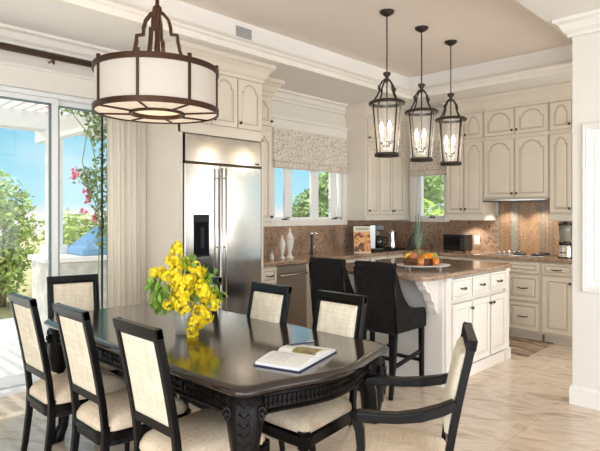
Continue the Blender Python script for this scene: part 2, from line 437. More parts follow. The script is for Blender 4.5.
# sliding door
d = thing('door_1', 'white framed sliding glass door to the patio, left of the curtain', 'door', (0, YW + .06, 0)); d['kind'] = 'structure'
bm = BM(); bx(bm, DX0, DX1, -.03, .12, DZ - .035, DZ); bx(bm, DX0, DX0 + .05, -.03, .12, 0, DZ); bx(bm, DX1 - .05, DX1, -.03, .12, 0, DZ); bx(bm, DX0, DX1, -.09, .14, -.005, .03)
obj('door_frame', bm, whitep, d, bev=.003)
def sash(x0, x1, y, par):
    bm = BM(); s = .062
    bx(bm, x0, x1, y, y + .035, .035, .12); bx(bm, x0, x1, y, y + .035, DZ - .08, DZ - .035); bx(bm, x0, x0 + s, y, y + .035, .12, DZ - .08); bx(bm, x1 - s, x1, y, y + .035, .12, DZ - .08)
    o = obj('sash', bm, whitep, par, bev=.003)
    bm = BM(); bx(bm, x0 + s, x1 - s, y + .014, y + .02, .12, DZ - .08); obj('pane', bm, glassp, o)
    bm = BM(); bx(bm, x0 + s - .004, x0 + s + .014, y - .002, y + .012, .12, DZ - .08); bx(bm, x1 - s - .016, x1 - s + .004, y - .002, y + .012, .12, DZ - .08); bx(bm, x0 + s, x1 - s, y - .002, y + .012, DZ - .094, DZ - .076); obj('seal', bm, M('grey_seal', srgb(120, 135, 140), .5), o)
    return o
sash(DX0 + .05, 1.825, .01, d); sl = sash(1.775, DX1 - .04, .055, d)
bm = BM(); tube(bm, [(2.222, .05, 1.28), (2.222, .02, 1.29), (2.222, .02, 1.38), (2.222, .05, 1.39)], .011); obj('door_handle', bm, blackp, d)
bm = BM(); bx(bm, 2.222, 2.238, .045, .057, .12, DZ - .08); obj('edge_seal', bm, rubber, d)
# kitchen windows
def window(name, label, horiz, a0, a1, z0, z1, mull, loc, rz):
    w = thing(name, label, 'window', loc, rz); w['kind'] = 'structure'
    L = a1 - a0
    bm = BM(); f = .035
    bx(bm, 0, L, 0, .05, z0, z0 + f); bx(bm, 0, L, 0, .05, z1 - f, z1); bx(bm, 0, f, 0, .05, z0, z1); bx(bm, L - f, L, 0, .05, z0, z1)
    for (m0, m1) in mull: bx(bm, m0, m1, .005, .045, z0, z1)
    obj('window_frame', bm, whitep, w, bev=.003)
    xs = [f] + [v for m in mull for v in m] + [L - f]
    for i in range(0, len(xs), 2):
        if xs[i + 1] - xs[i] < .03: continue
        bm = BM(); bx(bm, xs[i], xs[i + 1], .025, .031, z0 + f, z1 - f); obj('pane', bm, glassp, w)
    for cx in ((.16, L - .2) if L > .8 else (L * .45,)):
        bm = BM(); bx(bm, cx, cx + .09, -.03, .005, z0 + .005, z0 + .018); tube(bm, [(cx + .03, -.02, z0 + .015), (cx + .05, -.045, z0 + .035), (cx + .1, -.045, z0 + .03)], .006); obj('crank', bm, knobm, w)
    return w
window('window_1', 'three part casement window above the sink counter', True, WX0, WX1, WZ0, WZ1, [(.215, .335), (.69, .82), (1.06, 1.17)], (WX0, YW + .02, 0), 0)
window('window_2', 'narrow casement window in the far corner showing palm leaves', False, 0, VY1 - VY0, VZ0, VZ1, [(.035, .06)], (XH + .02, VY1, 0), -PI / 2)

# ------------------------------------------------------------------ cabinets
def arch_contour(x0, x1, z0, z1, rise, n=12, y=0):
    """closed contour, arched top with shoulders"""
    pts = [(x0, z0), (x1, z0)]
    cx, hw = (x0 + x1) / 2, (x1 - x0) / 2
    zs = z1 - rise
    if rise <= 0:
        return pts + [(x1, z1), (x0, z1)]
    pts.append((x1, zs))
    for i in range(n + 1):
        a = -1 + 2 * i / n
        s = -a
        pts.append((cx + hw * .82 * s, zs + rise * (.22 + .78 * (1 - abs(s) ** 2) ** .75 if abs(s) < 1 else 0)))
    pts.append((x0, zs))
    return pts
def panel_face(bm, w, h, rise=0, fr=.055, t=.02, ox=0, oz=0, y0=0):
    """raised panel door/drawer front, front side at y0-t; slots 0 paint, 1 glaze"""
    inner = arch_contour(fr, w - fr, fr, h - fr * (.8 if rise else 1), rise)
    def outer(p):
        x, z = p
        if abs(z - fr) < 1e-6: return (0 if x < w / 2 else w, 0)
        if rise and abs(x - fr) < 1e-6: return (0, z)
        if rise and abs(x - (w - fr)) < 1e-6: return (w, z)
        if not rise: return (0 if x < w / 2 else w, h)
        return (w * (x - fr) / (w - 2 * fr) if 1 else x, h)
    out = [outer(p) for p in inner]
    if rise:  # add true top corners
        i1 = 2; inner2 = inner[:3] + [inner[2]] + inner[3:-1] + [inner[-1]] + [inner[-1]]
        out2 = out[:3] + [(w, h)] + out[3:-1] + [(0, h)] + [out[-1]]
        inner, out = inner2, out2
        inner = [(x + (1e-5 if i % 2 else 0), z) for i, (x, z) in enumerate(inner)]
    cx = w / 2; cz = sum(p[1] for p in inner[:2]) / 2 + (h - 2 * fr) / 2
    def off(o): return [(cx + (x - cx) * (1 - o / (w / 2 - fr)), cz + (z - cz) * (1 - o / (h / 2 - fr))) for x, z in inner]
    P = lambda l, y: [(ox + x, y0 + y, oz + z) for x, z in l]
    e = .003
    oin = [(min(max(x, e), w - e), min(max(z, e), h - e)) for x, z in out]
    k = min(.026, .45 * (w / 2 - fr), .45 * (h / 2 - fr))
    L = [P(out, 0), P(out, -t + e), P(oin, -t), P(inner, -t), P(off(.004), -t + .005), P(off(.008), -t + .008), P(off(.011), -t + .008), P(off(.011 + k * .6), -t + .001)]
    loops(bm, L, mis=[0, 1, 0, 1, 0, 1, 0], cap0=True)
def knob(par, x, y, z):
    bm = BM(); lathe(bm, [(.006, 0), (.006, -.012), (.014, -.016), (.016, -.022), (.012, -.029), (.003, -.032)], (x, y, z), 10, axis='y'); return obj('knob', bm, knobm, par)
def pull(par, x, y, z, w=.08):
    bm = BM(); tube(bm, [(x - w / 2, y, z), (x - w / 2, y - .018, z - .002), (x - w / 4, y - .026, z - .006), (x + w / 4, y - .026, z - .006), (x + w / 2, y - .018, z - .002), (x + w / 2, y, z)], .006, 6)
    ball(bm, (x, y - .026, z - .006), .009, 8, 5, (1.4, 1, 1)); return obj('handle', bm, knobm, par)
def cab_door(par, x0, x1, z0, z1, rise=0, knob_at=None, mats=None, g=.004, fr=.05, y=0):
    w, h = x1 - x0 - 2 * g, z1 - z0 - 2 * g
    bm = BM(); panel_face(bm, w, h, rise, min(fr, w * .2)); o = obj('door', bm, mats or [cream, glaze], par, (x0 + g, y, z0 + g))
    if knob_at:
        kx = .02 if knob_at[0] == 'l' else w - .02
        kz = .05 if knob_at[1] == 'b' else h - .06
        knob(o, kx, -.02, kz)
    return o
def cab_drawer(par, x0, x1, z0, z1, mats=None, handle=True, g=.004, hw=.08, fr=.03):
    w, h = x1 - x0 - 2 * g, z1 - z0 - 2 * g
    bm = BM(); panel_face(bm, w, h, 0, min(fr, h * .25)); o = obj('drawer', bm, mats or [cream, glaze], par, (x0 + g, 0, z0 + g))
    if handle: pull(o, w / 2, -.02, h / 2, min(hw, w * .4))
    return o
def body(par, w, dep, z0, z1, mat=cream, kick=0):
    bm = BM(); bx(bm, 0, w, 0, dep, z0, z1)
    if kick: bx(bm, .01, w - .01, .07, dep, 0, kick)
    return obj('carcass', bm, mat, par)
cabcrown = [(0, 2.69), (.015, 2.69), (.015, 2.72), (.03, 2.735), (.055, 2.785), (.085, 2.82), (.1, 2.825), (.1, 2.866), (0, 2.866)]

# cabinet over the fridge, with its side panels
c = thing('fridge_cabinet', 'tall cream cabinet surround with three arched doors above the steel fridge', 'cabinet', (2.545, 3.86, 0))
bm = BM(); bx(bm, 0, .93, .02, .68, 2.15, 2.866); bx(bm, 0, .93, 0, .06, 2.12, 2.20); obj('carcass', bm, cream, c, bev=.003)
bm = BM(); bx(bm, 0, .022, .02, .68, 0, 2.15); obj('side_panel', bm, cream, c); bm = BM(); bx(bm, .908, .93, .0, .68, 0, 2.15); obj('side_panel', bm, cream, c)
for i in range(3): cab_door(c, .01 + .3 * i, .31 + .3 * i, 2.215, 2.685, .075, 'rb' if i == 0 else 'lb', fr=.045, y=.02)
bm = BM(); sweep(bm, [(0, .68), (0, .02), (.93, .02), (.93, .68)], cabcrown, -1); obj('crown', bm, cream, c)
# slim wall cabinet between fridge and window
c = thing('cupboard', 'slim cream wall cabinet between the fridge and the wide window', 'cabinet', (3.48, 4.23, 0))
bm = BM(); bx(bm, 0, .45, 0, .325, 1.30, 2.866); bx(bm, -.0, .455, -.012, .325, 1.285, 1.33); obj('carcass', bm, cream, c, bev=.003)
cab_door(c, .02, .44, 1.335, 2.32, .075, 'rb'); cab_door(c, .02, .44, 2.36, 2.68, .07, 'rb')
bm = BM(); sweep(bm, [(0, .33), (0, 0), (.45, 0), (.45, .33)], cabcrown, -1); obj('crown', bm, cream, c)
# corner wall cabinet
c = thing('cupboard', 'cream wall cabinet above the coffee maker in the far corner', 'cabinet', (5.60, 4.23, 0))
bm = BM(); bx(bm, 0, 1.055, 0, .325, 1.40, 2.866); bx(bm, -.012, 1.055, -.014, .325, 1.335, 1.40); obj('carcass', bm, cream, c, bev=.003)
for x0, x1, k in ((.02, .29, 'l'), (.29, .6, 'r'), (.6, .9, 'l')):
    cab_door(c, x0, x1, 1.41, 2.33, .08, k + 'b', fr=.045); cab_door(c, x0, x1, 2.37, 2.68, .075, k + 'b', fr=.045)
bm = BM(); sweep(bm, [(0, .33), (0, 0), (1.055, 0)], cabcrown, -1); obj('crown', bm, cream, c)
# range wall cabinets (local x runs towards the camera side)
RZ = -PI / 2; XU = 6.33
def range_cab(label, y0, y1, doors, zb, rail=True, side=True):
    w = y0 - y1
    c = thing('cupboard', label, 'cabinet', (XU, y0, 0), RZ)
    bm = BM(); bx(bm, 0, w, 0, .325, zb, 2.866)
    if rail: bx(bm, -.012, w + .012, -.014, .325, zb - .075, zb)
    obj('carcass', bm, cream, c, bev=.003)
    x = 0
    for dw, k in doors:
        cab_door(c, x + .004, x + dw - .004, zb + .012, 2.325, .08 if dw < .3 else .085, k + 'b', fr=.045)
        cab_door(c, x + .004, x + dw - .004, 2.365, 2.685, .075 if dw < .3 else .08, k + 'b', fr=.045)
        x += dw
    bm = BM(); sweep(bm, [(0, 0), (w, 0)], cabcrown, -1); obj('crown', bm, cream, c)
    return c
range_cab('cream wall cabinet beside the narrow window, above the black toaster oven', 3.46, 2.95, [(.25, 'r'), (.26, 'l')], 1.415)
range_cab('cream wall cabinet with wide arched doors directly above the range hood', 2.948, 2.175, [(.385, 'r'), (.388, 'l')], 1.60, False)
range_cab('cream wall cabinet above the blender, next to the white partition wall', 2.173, 1.55, [(.25, 'r'), (.37, 'l')], 1.415)

# base cabinets, back wall
CT = .935
c = thing('base_cabinet', 'narrow cream drawer cabinet between the fridge and the dishwasher', 'cabinet', (3.48, 3.94, 0))
body(c, .24, .6, .1, .893, cream, .1)
for z0, z1 in ((.72, .885), (.42, .71), (.115, .41)): cab_drawer(c, .03, .235, z0, z1)
c = thing('dishwasher', 'stainless steel dishwasher under the counter with the white urns', 'dishwasher', (3.725, 3.945, 0))
bm = BM(); bx(bm, .004, .44, .02, .58, .1, .89); bx(bm, .01, .43, .06, .58, 0, .1); obj('body', bm, blackp, c)
bm = BM(); bx(bm, .004, .44, -.012, .02, .1, .80); obj('door', bm, steel_d, c, bev=.004)
bm = BM(); bx(bm, .004, .44, -.012, .02, .805, .885); obj('control_panel', bm, steel_d, c, bev=.004)
bm = BM(); tube(bm, [(.03, -.012, .79), (.03, -.05, .79), (.41, -.05, .79), (.41, -.012, .79)], .009); obj('handle', bm, steel_h, c)
c = thing('base_cabinet', 'cream sink cabinet with doors behind the wicker stools', 'cabinet', (4.17, 3.94, 0))
body(c, 1.1, .6, .1, .893, cream, .1)
for i in range(2):
    cab_drawer(c, .03 + .52 * i, .55 + .52 * i, .72, .885, handle=False); cab_door(c, .03 + .52 * i, .55 + .52 * i, .115, .71, 0, 'rt' if i == 0 else 'lt')
c = thing('base_cabinet', 'cream corner base cabinet under the coffee maker', 'cabinet', (5.272, 3.94, 0))
body(c, .77, .6, .1, .893, cream, .1)
for i in range(2):
    cab_drawer(c, .02 + .37 * i, .39 + .37 * i, .72, .885); cab_door(c, .02 + .37 * i, .39 + .37 * i, .115, .71, 0, 'rt' if i == 0 else 'lt')
# range wall bases
def base_range(label, y0, y1): return thing('base_cabinet', label, 'cabinet', (6.05, y0, 0), RZ)
c = base_range('cream base cabinet behind the island, below the black toaster oven', 3.93, 2.62); body(c, 1.38, .6, .1, .893, cream, .1)
for i in range(3): cab_drawer(c, .02 + .45 * i, .47 + .45 * i, .72, .885, handle=False); cab_door(c, .02 + .45 * i, .47 + .45 * i, .115, .71, 0, 'rt')
c = base_range('cream three drawer base cabinet below the cooktop', 2.545, 2.166); body(c, .379, .6, .1, .893, cream, .1)
cab_drawer(c, .01, .37, .755, .885, handle=False); cab_drawer(c, .01, .37, .445, .745, fr=.04, hw=.1); cab_drawer(c, .01, .37, .12, .435, fr=.04, hw=.1)
c = base_range('cream base cabinet with one drawer and door below the blender', 2.164, 1.5); body(c, .66, .6, .1, .893, cream, .1)
cab_drawer(c, .01, .33, .755, .885, fr=.02, hw=.1); cab_door(c, .01, .33, .12, .745, 0, 'rt'); cab_drawer(c, .335, .655, .755, .885, hw=.1); cab_door(c, .335, .655, .12, .745, 0, 'lt')
# worktop (one L-shaped slab)
bm = BM(); prism(bm, [(3.48, 3.905), (6.02, 3.905), (6.02, 1.5), (6.655, 1.5), (6.655, 4.555), (3.48, 4.555)], .893, CT, 'xy')
tag(obj('worktop', bm, granite, bev=.01, seg=3), 'brown granite worktop running along the back wall and under the hood', 'countertop')
# fridge
c = thing('refrigerator', 'large stainless steel side by side fridge with a black water dispenser', 'fridge', (2.572, 3.86, 0))
W = .878
bm = BM(); bx(bm, 0, W, .06, .66, .0, 2.115); obj('body', bm, blackp, c)
bm = BM(); bx(bm, .003, W - .003, .005, .06, 1.875, 2.112); obj('grille_panel', bm, steel_h, c, bev=.004)
bm = BM(); bx(bm, .0, .006, -.005, .06, 1.86, 2.114); bx(bm, 0, W, -.002, .06, 1.862, 1.876); obj('trim_strip', bm, M('dark_steel_trim', srgb(70, 60, 52), .3, 1), c)
bm = BM(); bx(bm, .003, .378, 0, .06, .12, 1.858); dl = obj('door', bm, steel_h, c, bev=.006)
bm = BM(); bx(bm, .384, W - .003, 0, .06, .12, 1.858); dr = obj('door', bm, steel_h, c, bev=.006)
for x, d_ in ((.358, dl), (.404, dr)):
    bm = BM(); tube(bm, [(x, -.055, .42), (x, -.055, 1.83)], .009, 10)
    for z in (.5, 1.12, 1.74): tube(bm, [(x, 0, z), (x, -.055, z)], .008, 8)
    obj('handle', bm, steel_h, d_)
bm = BM(); bx(bm, .095, .255, -.006, .0, 1.045, 1.415); fd = obj('dispenser', bm, M('dispenser_black', (.008, .008, .009), .7, spec=.1), dl, bev=.003)
bm = BM(); bx(bm, .10, .25, -.012, -.004, 1.35, 1.41); bx(bm, .155, .195, -.016, -.004, 1.12, 1.30); bx(bm, .11, .24, -.03, -.004, 1.05, 1.062); obj('dispenser_lever', bm, M('dark_dispenser', (.02, .02, .024), .4, spec=.2), fd)
bm = BM(); bx(bm, .01, W - .01, .03, .06, 0, .115); obj('kick_plate', bm, steel_d, c)
bm = BM(); bx(bm, .80, .85, .001, .006, 1.89, 1.905); obj('badge', bm, knobm, c)
# range hood and cooktop
c = thing('range_hood', 'slim stainless range hood under the wide arched cabinet', 'range hood', (6.66, 2.56, 1.5))
bm = BM(); prism(bm, [(-.40, .075), (-.005, .075), (-.005, .09), (-.005, .098), (-.33, .098), (-.40, .098)], -.37, .375, 'xz'); obj('hood_body', bm, steel_h, c, bev=.003)
bm = BM(); bx(bm, -.40, -.37, -.37, .375, .066, .078); obj('hood_lip', bm, blackp, c)
c = thing('cooktop', 'steel cooktop with a row of small knobs set in the counter', 'cooktop', (6.36, 2.48, CT))
bm = BM(); bx(bm, -.24, .22, -.32, .32, 0, .012); obj('plate', bm, steel_h, c, bev=.004)
for i in range(5):
    bm = BM(); lathe(bm, [(.014, .012), (.014, .03), (.011, .038), (.004, .04)], (-.05 + .04 * i, .27 - .045 * i, 0), 12); obj('knob', bm, chrome, c)
for x, y in ((-.1, -.2), (.1, -.2), (.12, .1), (-.1, 0)):
    bm = BM(); lathe(bm, [(.07, .012), (.07, .022), (.05, .03), (.045, .012)], (x, y, 0), 16); obj('burner', bm, blackp, c)

# ------------------------------------------------------------------ island
IX0, IX1, IY0, IY1 = 3.95, 5.19, 2.17, 3.2
c = thing('kitchen_island', 'white kitchen island cabinet with drawers, doors and a scrolled corbel', 'kitchen island', (IX0, IY0, 0))
bm = BM(); w = IX1 - IX0
bx(bm, 0, w, .02, IY1 - IY0, .1, .893); bx(bm, .03, w - .03, .08, IY1 - IY0 - .05, 0, .1)
obj('carcass', bm, island_cream, c)
for x in (0, w - .08, ):
    bm = BM(); bx(bm, x, x + .08, -.01, .07, 0, .893); bx(bm, x - .012, x + .092, -.022, .075, 0, .11); bx(bm, x - .008, x + .088, -.018, .075, .86, .893)
    for k in range(3): bx(bm, x + .018 + .018 * k, x + .026 + .018 * k, -.016, -.005, .16, .82)
    obj('corner_post', bm, island_cream, c, bev=.004)
bm = BM(); bx(bm, .08, w - .08, .0, .03, .0, .085); bx(bm, .08, w - .08, -.008, .03, .085, .10); obj('plinth', bm, island_cream, c)
im = [island_cream, M('island_glaze', srgb(205, 192, 174), .5)]
dx = (w - .16) / 3 - .0
for i in range(3):
    x0 = .08 + dx * i
    cab_drawer(c, x0 + .008, x0 + dx - .008, .70, .882, im, hw=.075, fr=.018); cab_door(c, x0 + .008, x0 + dx - .008, .115, .67, 0, ('rt', 'rt', 'lt')[i], im)
# end panel and corbels
bm = BM(); bx(bm, -.012, .0, .02, IY1 - IY0, .0, .893); bx(bm, -.02, 0, .02, IY1 - IY0, 0, .12); obj('end_panel', bm, island_cream, c)
prof = [(-.012, .889), (-.24, .889), (-.245, .865), (-.225, .845), (-.205, .84), (-.2, .815), (-.175, .79), (-.15, .785), (-.125, .765), (-.115, .735), (-.105, .71), (-.085, .70), (-.07, .68), (-.065, .65), (-.05, .625), (-.03, .60), (-.012, .595)]
for y in (.06, .93):
    bm = BM(); prism(bm, prof, y, y + .075, 'xz')
    for y2 in (y - .006, y + .069):
        pr2 = [(x + .018 if x > -.22 else x + .03, z - .0) for x, z in prof]
        prism(bm, [(-.012, .885), (-.215, .885), (-.2, .86), (-.175, .84), (-.15, .81), (-.11, .78), (-.09, .74), (-.06, .71), (-.045, .67), (-.02, .64), (-.012, .63)], y2, y2 + .012, 'xz')
    obj('corbel', bm, island_cream, c, bev=.004)
# island counter outline with clipped rounded corners
def arc(cx, cy, r, a0, a1, n=8): return [(cx + r * math.cos(a0 + (a1 - a0) * i / n), cy + r * math.sin(a0 + (a1 - a0) * i / n)) for i in range(n + 1)]
ox0, ox1, oy0, oy1 = 3.61, 5.235, 2.13, 3.33
out = arc(ox1 - .07, oy0 + .07, .07, -PI / 2, 0) + arc(ox1 - .07, oy1 - .07, .07, 0, PI / 2) + arc(ox0 + .2, oy1 - .2, .2, PI / 2, PI) + arc(ox0 + .13, oy0 + .13, .13, PI, 1.5 * PI)
bm = BM()
def inset(pts, d):
    cx = sum(p[0] for p in pts) / len(pts); cy = sum(p[1] for p in pts) / len(pts)
    hx = max(p[0] for p in pts) - cx; hy = max(p[1] for p in pts) - cy
    return [(cx + (x - cx) * (1 - d / hx), cy + (y - cy) * (1 - d / hy)) for x, y in pts]
loops(bm, [[(x, y, z) for x, y in inset(out, d)] for d, z in ((.02, .893), (.008, .896), (.006, .91), (0, .914), (0, .928), (.008, CT), (.02, CT))])
tag(obj('island_worktop', bm, granite), 'brown granite island top with rounded corners under the fruit tray', 'countertop')
# ------------------------------------------------------------------ dining furniture
def chair_parts(t, arms=False):
    wf, wr = (.222, .18) if arms else (.222, .173)      # half widths front / rear
    zt = .95 if arms else .98
    yb, yt = -.215, -.315
    # front legs, turned
    for s in (-1, 1):
        bm = BM(); x = s * (wf - .025); y = .195
        bx(bm, x - .021, x + .021, y - .021, y + .021, .33, .415)
        lathe(bm, [(.011, 0), (.014, .008), (.013, .03), (.018, .19), (.02, .25), (.016, .257), (.022, .267), (.016, .278), (.023, .291), (.016, .303), (.022, .315), (.019, .33)], (x, y, 0), 12)
        obj('leg', bm, ebony, t)
        bm = BM()   # rear leg
        x = s * (wr - .016)
        tube(bm, [(x, -.262, 0), (x, -.24, .13), (x, -.218, .31), (x, yb, .43)], .0, flat=[(.013, .013), (.015, .015), (.017, .016), (.017, .016)], up=(0, 1, 0))
        obj('leg', bm, ebony, t, bev=.004)
    # seat frame
    def seat_out(g, zz, n=7):
        pts = []
        hw_r, hw_f = wr + .012, wf
        def corner(cx, cy, r, a0):
            for i in range(n + 1):
                a = a0 + PI / 2 * i / n
                pts.append((cx + (r + g) * math.cos(a), cy + (r + g) * math.sin(a)))
        corner(hw_r - .09, yb + .065, .09, -PI / 2)
        corner(hw_f - .045, .17, .045, 0)
        pts.append((.08, .222 + g)); pts.append((0, .226 + g)); pts.append((-.08, .222 + g))
        corner(-hw_f + .045, .17, .045, PI / 2)
        corner(-hw_r + .09, yb + .065, .09, PI)
        return [(x, y, zz) for x, y in pts]
    bm = BM(); loops(bm, [seat_out(-.012, .335), seat_out(-.006, .34), seat_out(-.006, .362), seat_out(.002, .37), seat_out(.006, .395), seat_out(-.004, .405)])
    obj('seat_frame', bm, ebony, t)
    bm = BM()
    def sc(k, zz): return [(x * k, y * k, zz) for x, y, _ in seat_out(-.004, 0)]
    loops(bm, [sc(.98, .40), sc(1.0, .412), sc(.99, .43), sc(.93, .453), sc(.80, .472), sc(.57, .485), sc(.27, .491), sc(.05, .492)], smooth=True)
    obj('seat_cushion', bm, linen, t)
    # back: stiles, top rail, lower rail
    def yb_at(z): return yb + (yt - yb) * max(0, (z - .42) / (zt - .42)) ** 1.25
    bm = BM(); hw = wr - .002
    zz = [.40, .53, .62, .72, .82, .9, zt]
    for s in (-1, 1):
        tube(bm, [(s * (hw - .0155), yb_at(z), z) for z in zz], 0, flat=(.015, .0155), up=(0, 1, 0))
        tube(bm, [(s * (hw - .036), yb_at(z), z) for z in zz[1:]], 0, flat=(.011, .006), up=(0, 1, 0))
    obx(bm, (0, yb_at(zt - .02), zt - .021), (hw, 0, 0), (0, .018, 0), (0, -.004, .021))
    obx(bm, (0, yb_at(zt - .05), zt - .049), (hw - .02, 0, 0), (0, .011, 0), (0, -.002, .008))
    obx(bm, (0, yb_at(.555), .555), (hw - .01, 0, 0), (0, .013, 0), (0, -.003, .021))
    obj('back_frame', bm, ebony, t, bev=.004)
    bm = BM(); n = 8; hx = hw - .038
    front, rear = [], []
    L = []
    for dy, k in ((-.011, 1), (-.019, .97), (-.021, .8)):
        L.append((dy, k))
    def ring(dy, k):
        z0, z1 = .577, zt - .052; zc = (z0 + z1) / 2; r = []
        for a, b in ((-1, -1), (0, -1), (1, -1), (1, -.33), (1, .33), (1, 1), (0, 1), (-1, 1), (-1, .33), (-1, -.33)):
            z = zc + b * k * (z1 - z0) / 2
            r.append((a * hx * k, yb_at(z) + dy, z))
        return r
    bulge = .036 if arms else .03
    loops(bm, [ring(-.015, .5), ring(-.014, .9), ring(-.008, 1), ring(.008, 1), ring(bulge * .75, .94), ring(bulge, .75), ring(bulge, .4)], smooth=False)
    obj('back_panel', bm, grass, t)
    if arms:
        for s in (-1, 1):
            bm = BM()
            pts = [(s * (wr - .01), yb_at(.71) + .01, .71), (s * (wr + .008), yb_at(.69) + .06, .688), (s * (wr + .03), -.12, .668), (s * (wf - .002), -.04, .657), (s * (wf + .003), .04, .655), (s * (wf - .0), .105, .655), (s * (wf - .008), .135, .648)]
            tube(bm, pts, 0, flat=[(.018, .018), (.02, .021), (.02, .024), (.018, .024), (.018, .024), (.018, .025), (.014, .02)], up=(0, 0, 1))
            obj('arm', bm, ebony, t, bev=.006)
            bm = BM()
            tube(bm, [(s * (wf - .004), .16, .39), (s * (wf + .0), .115, .46), (s * (wf + .0), .095, .53), (s * (wf + .0), .10, .60), (s * (wf + .0), .115, .648)], 0, flat=[(.02, .018), (.018, .016), (.016, .015), (.018, .016), (.02, .018)], up=(0, 1, 0))
            obj('arm_support', bm, ebony, t, bev=.004)
G_CH = 'cane backed dining chairs around the table'
ch = [  # x, y, facing angle, label
    (1.395, 1.965, 0, 'black dining chair nearest the camera on the left side of the table'),
    (1.362, 2.525, 0, 'middle black dining chair on the left side of the table'),
    (1.328, 3.07, 0, 'black dining chair at the far left, closest to the glass door'),
    (1.535, 3.52, -PI / 2 - .24, 'black dining chair at the far head of the table in front of the patio door'),
    (1.95, 3.13, PI, 'black dining chair mostly hidden behind the yellow flowers'),
    (1.957, 2.45, PI, 'black dining chair across the table in front of the fridge and drawer cabinet'),
    (1.975, 1.895, PI, 'black dining chair across the table in front of the wicker stools, beyond the book'),
]
t0 = thing('dining_chair', ch[0][3], 'chair', (ch[0][0], ch[0][1], 0), ch[0][2] - PI / 2, G_CH)
del t0['group']
chair_parts(t0)
for x, y, a, lab in ch[1:]:
    dup(t0, (x, y, 0), a - PI / 2, lab)
for o in [o for o in COL.objects if o.name.startswith('dining_chair')]: o['group'] = G_CH
fa = math.radians(120)
t = thing('dining_armchair', 'black dining armchair at the near right, turned away from the table end', 'chair', (1.856, 1.269, 0), fa - PI / 2)
chair_parts(t, True)

# table
TXC, TYC, HX, HY = 1.755, 2.50, .495, .985
t = thing('dining_table', 'long dark carved dining table with a polished bowed top', 'table', (TXC, TYC, 0))
def tab_out(d, z, n=36):
    hx, hy, r = HX - d, HY - d, .075
    def bow(u):
        u = min(1, abs(u) / .84)
        return .085 * (.5 + .5 * math.cos(PI * u)) ** .8
    end = []
    for i in range(n + 1):
        u = -1 + 2 * i / n
        x = u * (hx - r); end.append((x, hy + bow(x / hx)))
    q = lambda sx, sy, a0: [(sx * (hx - r) + r * math.cos(a0 + PI / 2 * k / 6), sy * (hy - r) + r * math.sin(a0 + PI / 2 * k / 6)) for k in range(1, 6)]
    side = [(hx + .008 * math.cos(PI * v / 2), v * (hy - r)) for v in [-1 + k / 8 for k in range(17)]]
    pts = [(x, -y) for x, y in end] + q(1, -1, -PI / 2) + side + q(1, 1, 0) + [(x, y) for x, y in reversed(end)] + q(-1, 1, PI / 2) + [(-x, -y) for x, y in side] + q(-1, -1, PI)
    return [(x, y, z) for x, y in pts]
bm = BM()
loops(bm, [tab_out(.03, .700), tab_out(.02, .704), tab_out(.014, .712), tab_out(.006, .716), tab_out(0, .724), tab_out(0, .734), tab_out(.008, .744), tab_out(.02, .75), tab_out(.03, .75)], smooth=True, mis=[1] * 7 + [0])
obj('tabletop', bm, [tablew, rimw], t, bev=.0)
bm = BM()
loops(bm, [tab_out(.075, .612), tab_out(.05, .615), tab_out(.046, .625), tab_out(.055, .632), tab_out(.055, .69), tab_out(.044, .695), tab_out(.044, .705)])
P = [Vector(p) for p in tab_out(.053, .661)]
acc = 0; n = len(P)
for i in range(n):      # carved fretwork blocks along the apron
    a, b = P[i], P[(i + 1) % n]; d = b - a; L = d.length
    if L < .01: continue
    d.normalize(); nr = Vector((d.y, -d.x, 0)); k = max(1, round(L / .055))
    for j in range(k):
        c_ = a + d * L * (j + .5) / k
        w_ = L / k * .5
        obx(bm, c_ + nr * .002 + Vector((0, 0, .013)), d * w_ * .78, nr * .0045, (0, 0, .006))
        obx(bm, c_ + nr * .002 - Vector((0, 0, .014)), d * w_ * .78, nr * .0045, (0, 0, .006))
        obx(bm, c_ + nr * .002 + d * w_ * (.5 if j % 2 else -.5), d * w_ * .2, nr * .0045, (0, 0, .018))
obj('apron', bm, ebony2, t)
for sx in (-1, 1):
    for sy in (-1, 1):
        bm = BM(); cx, cy = sx * (HX - .10), sy * (HY - .10)
        dirv = Vector((sx, sy, 0)).normalized(); side = Vector((-dirv.y, dirv.x, 0))
        path = [(.70, .0, .075), (.63, .008, .075), (.58, .02, .072), (.52, .028, .062), (.44, .022, .05), (.32, .002, .041), (.2, -.012, .034), (.1, -.004, .032), (.05, .02, .038), (.025, .034, .046), (0.0, .034, .036)]
        pts = [Vector((cx, cy, z)) + dirv * o_ for z, o_, r in path]
        tube(bm, pts, [r for _, _, r in path], 10, up=dirv)
        leg = obj('leg', bm, ebony2, t)
        bm = BM()   # carved acanthus and scrolls on the knee
        base = Vector((cx, cy, 0))
        for k in range(7):
            z = .665 - k * .036; o_ = .072 - k * .003 + .018 * math.sin(k * .55)
            for s in (-1, 1):
                obx(bm, base + dirv * (o_ + .008) + side * s * (.012) + Vector((0, 0, z)), dirv * .008, side * .012 + Vector((0, 0, .010)) * s, Vector((0, 0, .011)) - side * s * .003)
        for s in (-1, 1):
            pth = []
            for k in range(15):
                a = k / 14 * 2.6 * PI; r = .034 * (1 - k / 18)
                pth.append(base + dirv * .035 + side * s * (.066 + r * math.cos(a) * .5) + Vector((0, 0, .635 + r * math.sin(a))) + dirv * .02)
            tube(bm, pth, .007, 6)
            ball(bm, tuple(base + dirv * .05 + side * s * .066 + Vector((0, 0, .635))), .01, 8, 6)
        obj('carving', bm, ebony2, leg)

t.scale = (1, 1, 1.02)
